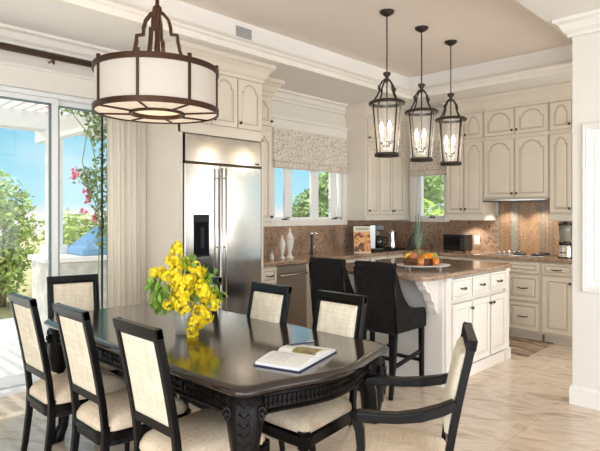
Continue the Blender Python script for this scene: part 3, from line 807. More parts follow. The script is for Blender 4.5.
# open book and pen
t = thing('open_book', 'open picture book with white pages lying near the end of the table', 'book', (1.722, 1.685, .765), math.radians(15.7)); t.scale = (.95, .95, 1)
bm = BM(); bx(bm, -.196, -.006, -.118, .118, .0, .005); bx(bm, .006, .196, -.118, .118, 0, .005); bx(bm, -.008, .008, -.118, .118, 0, .003); obj('cover', bm, navy, t)
for s in (-1, 1):
    bm = BM(); xs = [0, .012, .03, .06, .1, .15, .19]; hs = [.012, .022, .030, .032, .029, .023, .017]
    top = [(s * x, h) for x, h in zip(xs, hs)]
    prism(bm, [(0, .005), (s * .19, .005)] + top[::-1], -.113, .113, 'xz'); pg = obj('page_block', bm, paper, t)
    bm = BM()
    if s > 0:
        a = [(s * x, -.09, h + .0008) for x, h in zip(xs[1:5], hs[1:5])]; b = [(s * x, .04, h + .0008) for x, h in zip(xs[1:5], hs[1:5])]
        va = [bm.verts.new(p) for p in a]; vb = [bm.verts.new(p) for p in b]
        for i in range(3): face(bm, (va[i], va[i + 1], vb[i + 1], vb[i]))
        q = obj('photo', bm, landpic, pg)
    else:
        for k in range(9):
            y = .085 - k * .012; x1 = -.16 if k % 4 != 3 else -.1
            for (xa, ha), (xb, hb) in (((-.03, .030), (-.06, .032)), ((-.06, .032), (-.1, .029)), ((-.1, .029), (-.15, .023))):
                if xb < x1: continue
                v = [bm.verts.new(p) for p in ((xa, y, ha + .0008), (xb, y, hb + .0008), (xb, y + .002, hb + .0008), (xa, y + .002, ha + .0008))]; face(bm, v)
        obj('text_lines', bm, M('grey_print', srgb(175, 175, 175)), pg)
t = thing('pen', 'dark pen lying across the open book', 'pen', (1.834, 1.76, .801), math.radians(-22))
bm = BM(); lathe(bm, [(.001, -.075), (.003, -.062), (.0045, -.055), (.0045, .06), (.003, .066)], (0, 0, 0), 10, axis='x'); obj('barrel', bm, M('dark_pen', srgb(40, 50, 60), .3), t)
bm = BM(); bx(bm, .02, .062, -.001, .001, .004, .007); obj('clip', bm, chrome, t)

# vase with flowers
t = thing('flower_vase', 'clear glass vase of yellow flowers on the dining table', 'vase', (1.668, 2.489, .765))
bm = BM(); lathe(bm, [(r * 1.36, z) for r, z in [(.038, 0), (.042, .004), (.043, .03), (.05, .08), (.05, .11), (.044, .15), (.043, .165), (.05, .18), (.047, .18), (.04, .165), (.041, .15), (.046, .11), (.046, .08), (.039, .03), (.037, .012)]], (0, 0, 0), 24); v = obj('vase_glass', bm, vaseglass, t)
bm = BM(); lathe(bm, [(r * 1.33, z) for r, z in [(.036, .014), (.038, .03), (.045, .08), (.0455, .1)]], (0, 0, 0), 24); obj('water', bm, M('vase_water', (.72, .76, .70), .05, trans=.85), t)
# view-plane directions of the bouquet: right of camera and towards camera
Rv = Vector((.6955, -.7185, 0)); Fv = Vector((.7185, .6955, 0))
clus = [(-.075, .40, .0, .04), (-.055, .45, .02, .04), (-.045, .48, 0, .028), (-.055, .34, 0, .045), (-.03, .29, -.04, .055), (.0, .25, -.06, .055), (-.02, .20, -.06, .055), (.03, .30, -.05, .04), (.05, .36, 0, .035), (.075, .33, .02, .035), (.1, .26, -.03, .045), (.11, .22, -.05, .045), (.13, .2, .03, .04), (.15, .16, 0, .045), (.085, .12, -.06, .05), (.07, .07, -.08, .045), (.12, .1, -.05, .04), (.05, .02, -.09, .035), (-.14, .33, .02, .034), (-.175, .335, 0, .03), (-.10, .315, -.02, .03), (-.02, .38, .05, .04), (.04, .24, .08, .06), (-.06, .25, .08, .06), (-.09, .16, -.03, .03), (.0, .16, -.07, .05)]
for cx, cz, cf, r in clus:
    bm = BM(); c_ = Rv * cx + Fv * cf + Vector((0, 0, cz))
    for _ in range(int(44 * (r / .04) ** 2)):
        d_ = Vector((random.gauss(0, 1), random.gauss(0, 1), random.gauss(0, 1))).normalized()
        p = c_ + d_ * r * random.uniform(.6, 1.0)
        w = d_.cross(Vector((random.random(), random.random(), random.random()))).normalized(); u = d_.cross(w)
        for k in range(5):
            a = 2 * PI * k / 5; dd = w * math.cos(a) + u * math.sin(a); ee = d_.cross(dd)
            v4 = [bm.verts.new(q) for q in (p, p + dd * .008 + ee * .0055 + d_ * .003, p + dd * .0135 + d_ * .002, p + dd * .008 - ee * .0055 + d_ * .003)]
            face(bm, v4)
    obj('flower_cluster', bm, petal, t, fix=False)
bm = BM()
for c_, rad, n in (((-.16, .24), (.05, .10), 60), ((-.13, .2), (.04, .07), 36), ((.03, .18), (.08, .1), 55), ((.09, .30), (.07, .07), 40), ((-.03, .19), (.07, .03), 30), ((.16, .24), (.03, .06), 18), ((.02, .38), (.04, .06), 14)):
    for _ in range(n):
        q = Rv * (c_[0] + random.uniform(-1, 1) * rad[0]) + Fv * random.uniform(-.02, .09) + Vector((0, 0, c_[1] + random.uniform(-1, 1) * rad[1]))
        leaf(bm, q, Vector((random.gauss(0, .6), random.gauss(0, .6), -1)), random.uniform(.018, .032), 2.4)
obj('foliage', bm, green_l, t, fix=False)
bm = BM()
for k in range(9):
    a = k * 2.4; cx, cz, cf, r = clus[k * 2 % len(clus)]
    e = Rv * cx * .8 + Fv * cf + Vector((0, 0, max(.2, cz - .03)))
    tube(bm, [(.02 * math.cos(a), .02 * math.sin(a), .02), (.026 * math.cos(a + 2), .026 * math.sin(a + 2), .15), tuple(e)], .003, 5)
obj('stems', bm, green_l, t)

# bar stools
def stool(loc, label):
    t = thing('bar_stool', label, 'stool', loc, -PI / 2, 'wicker stools at the island')
    hw = .170
    # local +y faces the island; back at -y
    for s in (-1, 1):
        bm = BM(); tube(bm, [(s * (hw - .02), .175, 0), (s * (hw - .022), .17, .3), (s * (hw - .022), .17, .56)], 0, flat=[(.015, .014), (.018, .017), (.02, .02)], up=(0, 1, 0)); obj('leg', bm, ebony, t, bev=.003)
        bm = BM(); tube(bm, [(s * (hw - .02), -.275, 0), (s * (hw - .022), -.235, .25), (s * (hw - .022), -.215, .56)], 0, flat=[(.015, .014), (.018, .017), (.02, .02)], up=(0, 1, 0)); obj('leg', bm, ebony, t, bev=.003)
        bm = BM(); tube(bm, [(s * (hw - .022), .17, .30), (s * (hw - .022), -.24, .235)], 0, flat=(.013, .011)); obj('stretcher', bm, ebony, t)
        bm = BM(); tube(bm, [(s * (hw - .022), .2, .16), (s * (hw - .022), -.25, .30)], 0, flat=(.012, .01)) if False else None
        bm.free()
    for y, z in ((.17, .22), (-.235, .30)):
        bm = BM(); tube(bm, [(-hw + .022, y, z), (hw - .022, y, z)], 0, flat=(.013, .011)); obj('stretcher', bm, ebony, t)
    # wicker shell: back, swooping sides, seat apron
    bm = BM()
    def yk(z): return -.225 - .045 * max(0, (z - .5) / .5)
    zz = [.5, .62, .75, .88, .98, 1.02]
    wid = lambda z: hw + .012 * (z - .5) / .5
    th = .02
    L = []
    for z in zz:
        L.append([(-wid(z), yk(z) - th, z), (0, yk(z) - th - .012, z), (wid(z), yk(z) - th, z), (wid(z), yk(z) + th, z), (0, yk(z) + th - .012, z), (-wid(z), yk(z) + th, z)])
    loops(bm, L, smooth=False)
    obj('backrest', bm, cane, t, bev=.006)
    bm = BM()
    for s in (-1, 1):
        side = [(-.235, .5), (.185, .5), (.195, .60), (.17, .66), (.08, .665), (.0, .675), (-.07, .70), (-.13, .76), (-.18, .84), (-.22, .93), (-.255, 1.0), (-.27, 1.0)]
        prism(bm, side, s * (hw - .004), s * (hw + .014), 'yz')
    bx(bm, -hw, hw, .15, .182, .5, .60)
    obj('side_panel', bm, cane, t, bev=.004)
    bm = BM(); bx(bm, -hw + .004, hw - .004, -.22, .16, .52, .62); obj('seat', bm, cane, t, bev=.02, seg=3)
    bm = BM()
    tube(bm, [(-wid(1.0) - .004, -.268, 1.02), (0, -.28, 1.024), (wid(1.0) + .004, -.268, 1.02)], .026, 10)
    obj('top_roll', bm, cane, t)
    bm = BM()
    for s in (-1, 1):
        tube(bm, [(s * (hw + .012), -.24, .5), (s * (hw + .016), -.262, .75), (s * (hw + .02), -.285, 1.0)], .012, 6)
    tube(bm, [(-hw - .01, -.245, .505), (hw + .01, -.245, .505)], .014, 6)
    obj('piping', bm, ebony, t)
    return t
stool((3.67, 2.475, 0), 'black wicker bar stool nearest the drawers end of the island')
stool((3.67, 2.97, 0), 'black wicker bar stool on the far side, nearer the dishwasher')

# ------------------------------------------------------------------ lamps
t = thing('chandelier', 'large drum chandelier with cream shade and bronze bands above the dining table', 'chandelier', (1.712, 2.86, 0))
R0, zb, ztp = .362, 2.03, 2.285
bm = BM()
for z0, z1 in ((zb - .004, zb + .028), (ztp - .022, ztp + .01)):
    lathe(bm, [(R0 - .006, z0), (R0 + .008, z0), (R0 + .008, z1), (R0 - .006, z1), (R0 - .006, z0)], (0, 0, 0), 64, cap=False, smooth=False)
for k in range(8):
    a = 2 * PI * k / 8 - .04; ca, sa = math.cos(a), math.sin(a)
    obx(bm, (R0 * ca, R0 * sa, (zb + ztp) / 2), (.006 * ca, .006 * sa, 0), (-.007 * sa, .007 * ca, 0), (0, 0, (ztp - zb) / 2))
    obx(bm, (R0 * ca, R0 * sa, ztp + .012), (.009 * ca, .009 * sa, 0), (-.009 * sa, .009 * ca, 0), (0, 0, .018))
    tube(bm, [(.15 * ca, .15 * sa, zb - .006), (R0 * ca, R0 * sa, zb + .0)], .006, 6)
lathe(bm, [(.145, zb - .012), (.165, zb - .012), (.165, zb + .02), (.145, zb + .02), (.145, zb - .012)], (0, 0, 0), 48, cap=False, smooth=False)
fr = obj('bronze_frame', bm, darkmetal, t)
bm = BM(); lathe(bm, [(R0 - .004, zb + .01), (R0 - .004, ztp - .004)], (0, 0, 0), 64, cap=False); obj('drum_shade', bm, lampshade, t)
bm = BM(); lathe(bm, [(.155, zb + .002), (R0 - .005, zb + .004)], (0, 0, 0), 64, cap=False, smooth=False); obj('lower_diffuser', bm, diffuserm, t)
bm = BM(); lathe(bm, [(.002, zb + .014), (.146, zb + .012)], (0, 0, 0), 40, cap=False, smooth=False); obj('centre_diffuser', bm, glow('lit_centre_diffuser', srgb(255, 226, 186), .62), t)
for k in range(4):
    bm = BM(); a = PI / 2 * k + .75; ca, sa = math.cos(a), math.sin(a)
    pr = [(.185, ztp), (.16, ztp + .06), (.138, ztp + .12), (.126, ztp + .18), (.124, ztp + .215), (.084, ztp + .22), (.082, ztp + .26), (.07, ztp + .305), (.038, ztp + .345), (.0, ztp + .36)]
    tube(bm, [(r * ca, r * sa, z) for r, z in pr], 0, flat=(.011, .009), up=(-sa, ca, 0))
    tube(bm, [(.185 * ca, .185 * sa, ztp - .004), (R0 * ca, R0 * sa, ztp - .004)], .007, 6)
    obj('arm', bm, darkmetal, t)
bm = BM(); lathe(bm, [(.012, ztp + .05), (.02, ztp + .10), (.014, ztp + .2), (.018, ztp + .34), (.03, ztp + .36), (.026, ztp + .385), (.012, ztp + .40), (.011, ZC - .04), (.07, ZC - .028), (.075, ZC)], (0, 0, 0), 16); obj('stem', bm, darkmetal, t)
for k in range(4):
    a = PI / 2 * k + .3
    bm = BM(); ball(bm, (.2 * math.cos(a), .2 * math.sin(a), (zb + ztp) / 2), .025, 10, 7, (1, 1, 1.4)); obj('bulb', bm, bulbm, t)

def pendant(x, y):
    t = thing('pendant_lantern', '', 'pendant lamp', (x, y, 0), -.35, 'three lantern pendants over the island')
    zr, z0 = 2.355, 1.905; rt, rb = .138, .088
    bm = BM()
    lathe(bm, [(rt - .008, zr - .012), (rt + .014, zr - .012), (rt + .018, zr), (rt + .004, zr + .014), (rt - .008, zr + .012), (rt - .008, zr - .012)], (0, 0, 0), 32, cap=False)
    lathe(bm, [(rb - .02, z0 + .01), (rb + .008, z0 + .03), (rb + .016, z0 + .022), (rb + .016, z0), (rb - .02, z0 - .004)], (0, 0, 0), 32)
    for k in range(4):
        a = PI / 2 * k; ca, sa = math.cos(a), math.sin(a)
        tube(bm, [((rt + .004) * ca, (rt + .004) * sa, zr), ((rb + .008) * ca, (rb + .008) * sa, z0 + .015)], .0065, 6)
        tube(bm, [(rt * ca, rt * sa, zr), (rt * .72 * ca, rt * .72 * sa, zr + .05), (.075 * ca, .075 * sa, zr + .10), (.07 * ca, .07 * sa, zr + .145), (.045 * ca, .045 * sa, zr + .18), (.012 * ca, .012 * sa, zr + .205)], .0075, 6)
        tube(bm, [(.075 * ca, .075 * sa, zr + .10), (.088 * ca, .088 * sa, zr + .115), (.085 * ca, .085 * sa, zr + .14)], .006, 6)
    obj('iron_cage', bm, blackiron, t)
    bm = BM()
    prof = [(rb, z0 + .02), (rt - .006, zr - .004)]
    lathe(bm, prof, (0, 0, 0), 32, cap=False); obj('glass_shade', bm, lampglass, t)
    bm = BM(); lathe(bm, [(.008, zr + .17), (.016, zr + .2), (.012, zr + .215), (.034, zr + .245), (.03, zr + .258), (.008, zr + .262)], (0, 0, 0), 14)
    tube(bm, [(0, 0, zr + .26), (0, 0, ZC - .03)], .0055, 6)
    n = int((ZC - .04 - (zr + .27)) / .03)
    for k in range(n): ball(bm, (0, 0, zr + .28 + k * .03), .0085, 6, 4, (1 if k % 2 else .5, .5 if k % 2 else 1, 1.6))
    obj('chain', bm, blackiron, t)
    bm = BM(); lathe(bm, [(.008, ZC - .045), (.03, ZC - .035), (.058, ZC - .016), (.062, ZC)], (0, 0, 0), 20); obj('canopy', bm, blackiron, t)
    bm = BM(); tube(bm, [(0, 0, zr + .17), (0, 0, z0 + .09)], .006, 6); ball(bm, (0, 0, z0 + .09), .014, 8, 6)
    for k in range(3):
        a = 2 * PI * k / 3 + .4; ca, sa = math.cos(a), math.sin(a)
        tube(bm, [(0, 0, z0 + .10), (.03 * ca, .03 * sa, z0 + .085), (.045 * ca, .045 * sa, z0 + .11)], .005, 6)
        lathe(bm, [(.014, z0 + .11), (.016, z0 + .12), (.01, z0 + .125)], (.045 * ca, .045 * sa, 0), 10)
    obj('candle_cluster', bm, blackiron, t)
    for k in range(3):
        a = 2 * PI * k / 3 + .4; ca, sa = math.cos(a), math.sin(a)
        bm = BM(); lathe(bm, [(.0095, z0 + .123), (.0095, z0 + .2)], (.045 * ca, .045 * sa, 0), 10); obj('candle_sleeve', bm, whitec, t)
        bm = BM(); lathe(bm, [(.008, z0 + .2), (.017, z0 + .225), (.018, z0 + .245), (.01, z0 + .275), (.002, z0 + .295)], (.045 * ca, .045 * sa, 0), 10); obj('bulb', bm, bulbm, t)
    return t
p0 = pendant(3.735, 2.595); p0['label'] = 'glass lantern pendant nearest the dining area, leftmost of three'
dup(p0, (4.285, 2.595, 0), -.35, 'middle glass lantern pendant of the three over the island')
dup(p0, (4.83, 2.595, 0), -.35, 'glass lantern pendant farthest right of the three, in front of the cupboards')

# ------------------------------------------------------------------ soft furnishings
t = thing('curtain', 'floor length cream curtain hanging between the glass door and the fridge', 'curtain', (2.36, 4.45, 0))
bm = BM(); n = 60; a, b = [], []
for i in range(n + 1):
    x = -.19 + .365 * i / n; y = .015 * math.sin(i * .7) + .014 * math.sin(i * .27)
    a.append((x, y)); b.append((x * .97 + .005, y * 1.1))
L0 = a + [(x, y + .006) for x, y in reversed(a)]; L1 = b + [(x, y + .006) for x, y in reversed(b)]
loops(bm, [[(x, y, .012) for x, y in L1], [(x, y, 1.3) for x, y in L1], [(x, y, 2.66) for x, y in L0]], smooth=True)
obj('cloth', bm, curt, t)
bm = BM()
for k in range(6): lathe(bm, [(.026, -.004), (.032, -.004), (.032, .004), (.026, .004), (.026, -.004)], (-.16 + .062 * k, -.002, 2.70), 16, cap=False, axis='x')
obj('curtain_rings', bm, rodm, t)
t = thing('curtain_rod', 'thick dark wooden curtain rod above the glass door', 'curtain rod', (0, 4.448, 2.70))
bm = BM(); lathe(bm, [(.027, -2.0), (.027, 2.535)], (0, 0, 0), 18, axis='x'); obj('pole', bm, rodm, t)
bm = BM(); lathe(bm, [(.034, 2.50), (.034, 2.54)], (0, 0, 0), 16, axis='x'); obj('finial', bm, rodm, t)
for x in (-1.2, 1.715):
    bm = BM(); bx(bm, x - .008, x + .008, -.006, .006, -.062, -.02); tube(bm, [(x, 0, -.03), (x, .10, -.03)], .008, 6); obj('bracket', bm, rodm, t)
def shade(name, label, w, z0, z1, loc, rz):
    t = thing(name, label, 'roman shade', loc, rz)
    bm = BM(); pr = []
    prof = [(-.012, z1), (-.018, z1), (-.02, z0 + .16), (-.028, z0 + .11), (-.045, z0 + .085), (-.03, z0 + .075), (-.04, z0 + .05), (-.055, z0 + .02), (-.04, z0), (-.02, z0 + .01), (-.014, z0 + .1)]
    loops(bm, [[(0, y, z) for y, z in prof], [(w, y, z) for y, z in prof]])
    obj('cloth', bm, shade_cloth, t)
    bm = BM(); bx(bm, .005, w - .005, -.016, .0, z1 - .03, z1 + .005); obj('headrail', bm, trimp, t)
shade('roman_shade', 'patterned roman shade over the wide window above the urns', 1.35, 1.955, 2.43, (4.22, YW - .026, 0), 0)
shade('roman_shade', 'patterned roman shade over the narrow corner window', .56, 1.955, 2.43, (XH - .026, 4.165, 0), -PI / 2)
bm = BM()
prism(bm, [(-.37, -.45), (.37, -.45), (.37, .45), (-.37, .45)], .002, .012, 'xy')
t = tag(obj('kitchen_rug', bm, rugm, loc=(5.73, 2.5, 0), rot=(0, 0, 0)), 'brown and cream striped rug on the floor before the cooktop', 'rug')
# air vent in the tray side
t = thing('air_vent', 'small grey air vent grille in the raised ceiling edge', 'vent', (3.06, TY1 - .012, 3.035))
bm = BM(); bx(bm, -.1, .1, -.008, 0, -.055, .055); obj('frame', bm, trimp, t, bev=.002)
bm = BM()
for k in range(9): bx(bm, -.09, .09, -.012, -.008, -.046 + k * .0105, -.0405 + k * .0105)
obj('slats', bm, M('grey_vent_slats', srgb(128, 128, 132), .5), t)
# framed panel on the right wall
t = thing('picture_frame', 'white framed panel hanging on the partition wall at the right edge', 'picture', (XR - .004, 1.235, .845), -PI / 2)
W, H_ = .62, 1.24
bm = BM()
def fl(d, y): return [(d, y, d), (W - d, y, d), (W - d, y, H_ - d), (d, y, H_ - d)]
loops(bm, [fl(0, 0), fl(0, -.02), fl(.012, -.028), fl(.022, -.022), fl(.03, -.026), fl(.045, -.018), fl(.05, -.006)], cap0=True, cap1=False)
obj('frame', bm, trimp, t)
bm = BM(); bx(bm, .045, W - .045, -.012, -.001, .045, H_ - .045); o = obj('panel', bm, whitep, t)
bm = BM(); bx(bm, .085, W - .085, -.016, -.010, .085, H_ - .085); obj('inner_moulding', bm, whitep, t, bev=.003)
# ------------------------------------------------------------------ things on the worktops
def urn(x, y, s, label):
    t = thing('lidded_urn', label, 'urn', (x, y, CT), 0, 'white urns by the window')
    bm = BM(); pr = [(.04, 0), (.042, .012), (.03, .022), (.018, .045), (.016, .06), (.024, .08), (.036, .12), (.043, .17), (.045, .195), (.04, .2)]
    lathe(bm, [(r * s, z * s) for r, z in pr], (0, 0, 0), 18); obj('body', bm, whitec, t)
    bm = BM(); pr = [(.047, .2), (.048, .207), (.036, .222), (.022, .25), (.01, .268), (.008, .275), (.014, .285), (.01, .298), (.002, .308)]
    lathe(bm, [(r * s, z * s) for r, z in pr], (0, 0, 0), 18); obj('lid', bm, whitec, t)
urn(4.0, 4.14, .84, 'shorter white lidded urn, on the left of the pair by the window')
urn(4.1, 4.125, 1.08, 'taller white lidded urn, on the right of the pair by the window')
t = thing('soap_bottle', 'tiny white bottle on the counter left of the urns', 'bottle', (3.83, 4.12, CT))
bm = BM(); lathe(bm, [(.02, 0), (.022, .01), (.022, .05), (.012, .062), (.009, .072)], (0, 0, 0), 14); obj('body', bm, whitec, t)
bm = BM(); lathe(bm, [(.011, .07), (.011, .085), (.004, .088), (.004, .1)], (0, 0, 0), 10); tube(bm, [(0, 0, .098), (.025, 0, .096)], .004, 6); obj('pump', bm, chrome, t)
t = thing('kitchen_faucet', 'tall dark faucet with a chrome tip behind the first stool', 'faucet', (4.73, 4.38, CT))
bm = BM(); lathe(bm, [(.026, 0), (.024, .02), (.017, .03), (.015, .21), (.017, .235)], (0, 0, 0), 14); obj('column', bm, M('dark_faucet_metal', srgb(66, 58, 52), .3, .8), t)
bm = BM(); lathe(bm, [(.018, .233), (.021, .245), (.018, .262), (.008, .268)], (0, 0, 0), 14); tube(bm, [(0, 0, .252), (.02, -.035, .255), (.035, -.06, .247)], .010, 8); obj('spout', bm, chrome, t)
bm = BM(); tube(bm, [(.012, 0, .06), (.05, 0, .085), (.075, 0, .12)], .007, 7); obj('lever', bm, chrome, t)
# cookbook standing by the coffee maker
t = thing('cookbook', 'upright cookbook with a colourful food cover left of the coffee maker', 'book', (5.36, 4.10, CT), -.72)
bm = BM(); obx(bm, (0, 0, .165), (.105, 0, 0), (0, .012, .0), (0, .03, .165)); bk = obj('book_block', bm, M('cream_cover', srgb(225, 215, 190), .4), t)
bm = BM(); obx(bm, (0, -.0135 - .004, .136), (.104, 0, 0), (0, .0012, 0), (0, .0225, .124)); obj('cover_photo', bm, foodpic, t)
bm = BM(); obx(bm, (0, -.0135 + .025, .297), (.085, 0, 0), (0, .0012, 0), (0, .003, .016)); obj('title_strip', bm, M('title_print', srgb(175, 175, 165), .4), t)
t = thing('counter_tray', 'flat black tray under the coffee maker and carafe', 'tray', (5.84, 4.15, CT), -.06)
bm = BM(); bx(bm, -.34, .34, -.14, .14, 0, .012); bx(bm, -.345, .345, -.145, -.135, 0, .026); bx(bm, -.345, .345, .135, .145, 0, .026); bx(bm, -.345, -.335, -.145, .145, 0, .026); bx(bm, .335, .345, -.145, .145, 0, .026); obj('tray_body', bm, blackp, t)
t = thing('coffee_maker', 'steel and black drip coffee maker on the black tray', 'coffee maker', (5.70, 4.17, CT + .0125), -.55)
bm = BM(); bx(bm, -.1, .1, -.12, .11, 0, .035); bx(bm, -.1, .1, .02, .11, .035, .26); bx(bm, -.1, .1, -.12, .11, .26, .33); obj('body', bm, blackp, t, bev=.008)
bm = BM(); bx(bm, -.104, -.098, -.09, .11, .03, .32); bx(bm, -.1, -.03, -.126, -.118, .03, .325); obj('steel_panel', bm, M('blue_grey_steel', (.36, .38, .38), .35, 1), t)
bm = BM(); lathe(bm, [(.05, .036), (.062, .06), (.064, .12), (.05, .17), (.045, .19)], (.045, -.06, 0), 18); ca = obj('carafe', bm, blackgl, t)
bm = BM(); tube(bm, [(.09, -.09, .17), (.135, -.12, .165), (.14, -.123, .09), (.105, -.1, .07)], .009, 7); obj('carafe_handle', bm, blackp, ca)
t = thing('thermal_carafe', 'slender brushed steel coffee pot with black handle', 'carafe', (6.05, 4.12, CT + .0125), -.5)
bm = BM(); lathe(bm, [(.056, 0), (.058, .01), (.05, .08), (.04, .16), (.034, .21), (.036, .24), (.03, .252), (.01, .262)], (0, 0, 0), 20); obj('pot', bm, steel_h, t)
bm = BM(); tube(bm, [(.034, 0, .215), (.085, 0, .225), (.095, 0, .17), (.075, 0, .1), (.05, 0, .085)], .009, 7); obj('handle', bm, blackp, t)
bm = BM(); tube(bm, [(-.03, 0, .215), (-.055, 0, .24)], [.016, .008], 8); obj('spout', bm, steel_h, t)
t = thing('knife_block', 'black tapered block behind the pineapple, below the narrow window', 'knife block', (6.33, 3.98, CT), -PI / 4)
bm = BM(); prism(bm, [(-.07, 0), (.07, 0), (.085, .08), (.06, .235), (.03, .25), (-.02, .17)], -.055, .055, 'xz'); obj('block', bm, blackp, t, bev=.005)
for k in range(3):
    bm = BM(); tube(bm, [(.045, -.03 + .03 * k, .238), (.06, -.03 + .03 * k, .285)], .009, 6); obj('knife_handle', bm, blackp, t)
# toaster oven
t = thing('toaster_oven', 'black toaster oven on the counter under the wall cabinet', 'toaster oven', (6.25, 3.47, CT), -PI / 2)
W = .31
bm = BM(); bx(bm, 0, W, 0, .21, .015, .225); obj('body', bm, M('black_oven_shell', srgb(38, 34, 32), .35), t, bev=.012, seg=3)
bm = BM(); bx(bm, .012, W * .76, -.012, .0, .03, .212); dd = obj('door', bm, blackgl, t, bev=.003)
bm = BM(); tube(bm, [(.03, -.012, .19), (.03, -.03, .19), (W * .72, -.03, .19), (W * .72, -.012, .19)], .005, 6); obj('handle', bm, blackp, dd)
bm = BM(); bx(bm, W * .78, W - .008, -.008, .0, .03, .212); obj('control_panel', bm, M('dark_oven_controls', srgb(58, 54, 50), .4), t)
for k in range(3):
    bm = BM(); lathe(bm, [(.014, -.008), (.014, -.022), (.004, -.024)], (W * .87, 0, .06 + .055 * k), 12, axis='y'); obj('knob', bm, knobm, t)
for x in (.03, W - .03):
    for y in (.03, .18):
        bm = BM(); lathe(bm, [(.012, 0), (.014, .016)], (x, y, 0), 10); obj('foot', bm, blackp, t)
# outlet
t = thing('wall_outlet', 'white outlet plate on the granite right of the toaster oven', 'outlet', (XH - .02, 3.19, 1.08), -PI / 2)
bm = BM(); bx(bm, -.037, .037, -.006, 0, -.06, .06); obj('plate', bm, whitec, t, bev=.002)
for z in (-.026, .026):
    bm = BM(); bx(bm, -.017, .017, -.009, -.005, z - .018, z + .018); obj('socket', bm, M('outlet_white', srgb(215, 210, 200), .4), t)
# blender
t = thing('countertop_blender', 'steel blender with a glass jug beside the partition wall', 'blender', (6.28, 1.99, CT), -PI / 2)
bm = BM(); lathe(bm, [(.075, 0), (.078, .012), (.074, .02), (.07, .13), (.062, .145)], (0, 0, 0), 24); obj('base', bm, steel_h, t)
bm = BM(); lathe(bm, [(.078, .002), (.0785, .014)], (0, 0, 0), 24); lathe(bm, [(.063, .143), (.064, .168), (.058, .175)], (0, 0, 0), 24); obj('collar', bm, blackp, t)
bm = BM()
for k in range(5): lathe(bm, [(.006, -.078), (.006, -.072)], (-.03 + .015 * k, 0, .06), 8, axis='y')
obj('buttons', bm, blackp, t)
bm = BM(); lathe(bm, [(.05, .172), (.054, .2), (.062, .3), (.068, .36), (.064, .36), (.058, .3), (.05, .2), (.046, .178)], (0, 0, 0), 24); obj('jug', bm, M('blender_jug_glass', (.55, .53, .48), .08, trans=.6), t)
bm = BM(); tube(bm, [(-.062, 0, .34), (-.1, 0, .345), (-.112, 0, .32), (-.108, 0, .23), (-.09, 0, .205), (-.054, 0, .21)], .008, 8); obj('jug_handle', bm, whitec, t)
bm = BM(); lathe(bm, [(.07, .36), (.068, .378), (.03, .384), (.026, .4), (.005, .402)], (0, 0, 0), 24); obj('lid', bm, blackp, t)

# fruit tray on the island
FX, FY = 4.14, 2.49
t = thing('serving_tray', 'white oval serving tray on small feet on the island', 'tray', (FX, FY, CT), -.80)
bm = BM(); lathe(bm, [(.20, .022), (.225, .028), (.24, .036), (.238, .04), (.22, .034), (.195, .03)], (0, 0, 0), 36, sx=1, sy=.66); obj('plate', bm, whitec, t)
for a in (.6, 2.5, 3.8, 5.6):
    bm = BM(); lathe(bm, [(.012, 0), (.008, .012), (.014, .024)], (.17 * math.cos(a), .11 * math.sin(a), 0), 10); obj('foot', bm, whitec, t)
ZT = CT + .031
def off(r, f): return (FX + .6955 * r + .7185 * f, FY - .7185 * r + .6955 * f)
x, y = off(-.01, .035)
t = thing('fruit_basket', 'low brown woven basket holding the fruit', 'basket', (x, y, ZT), -.80)
bm = BM(); lathe(bm, [(.14, 0), (.15, .004), (.162, .03), (.17, .062), (.16, .063), (.152, .03), (.14, .01)], (0, 0, 0), 32, sx=1, sy=.55)
for k in range(4): tube(bm, [((.152 + .0045 * k) * math.cos(a * PI / 16), (.152 + .0045 * k) * .55 * math.sin(a * PI / 16), .008 + .014 * k) for a in range(32)], .006, 6, closed=True)
obj('weave', bm, wicker, t)
def fruit(name, label, cat, m, r, f, z, R, sz=(1, 1, .95), leafm=None):
    x, y = off(r, f)
    t = thing(name, label, cat, (x, y, ZT + z))
    bm = BM(); ball(bm, (0, 0, 0), R, 16, 10, sz); obj('flesh', bm, m, t)
    bm = BM(); tube(bm, [(0, 0, R * .9), (.003, 0, R * 1.1)], .003, 5); obj('stem', bm, bark, t)
fruit('orange', 'orange at the front right of the basket', 'orange', orange, .055, -.0, .072, .041)
fruit('orange', 'orange in the middle of the basket beside the pineapple', 'orange', orange, .015, .0, .068, .036)
fruit('orange', 'orange at the back of the basket, partly hidden', 'orange', orange, .05, .075, .066, .038)
fruit('peach', 'rosy peach between the bananas and the pineapple', 'peach', peach, -.085, .02, .074, .04)
fruit('lime', 'green lime at the right end of the basket', 'lime', lime, .105, .04, .075, .034, (1.15, 1, 1))
x, y = off(-.125, .045)
for i in range(3):
    xx, yy = off(-.128 + .012 * i, .02 + .032 * i)
    t = thing('banana', ('banana at the front of the small bunch in the basket', 'banana in the middle of the bunch in the basket', 'banana at the back of the bunch in the basket')[i], 'banana', (xx, yy, ZT + .062), -.8)
    bm = BM(); pts = [(-.045, 0, -.02), (-.035, 0, .0), (-.015, 0, .022), (.015, 0, .036), (.045, 0, .04)]
    tube(bm, pts, [.005, .015, .018, .015, .004], 8); obj('peel', bm, banana, t)
    bm = BM(); tube(bm, [(.043, 0, .04), (.06, 0, .043)], .0045, 6); obj('stem', bm, bark, t)
x, y = off(-.035, .05)
t = thing('pineapple', 'pineapple with spiky crown standing in the fruit basket', 'pineapple', (x, y, ZT + .005))
bm = BM(); lathe(bm, [(.03, 0), (.044, .02), (.05, .06), (.048, .1), (.036, .13), (.02, .14)], (0, 0, 0), 18); obj('fruit_body', bm, pine_body, t)
bm = BM()
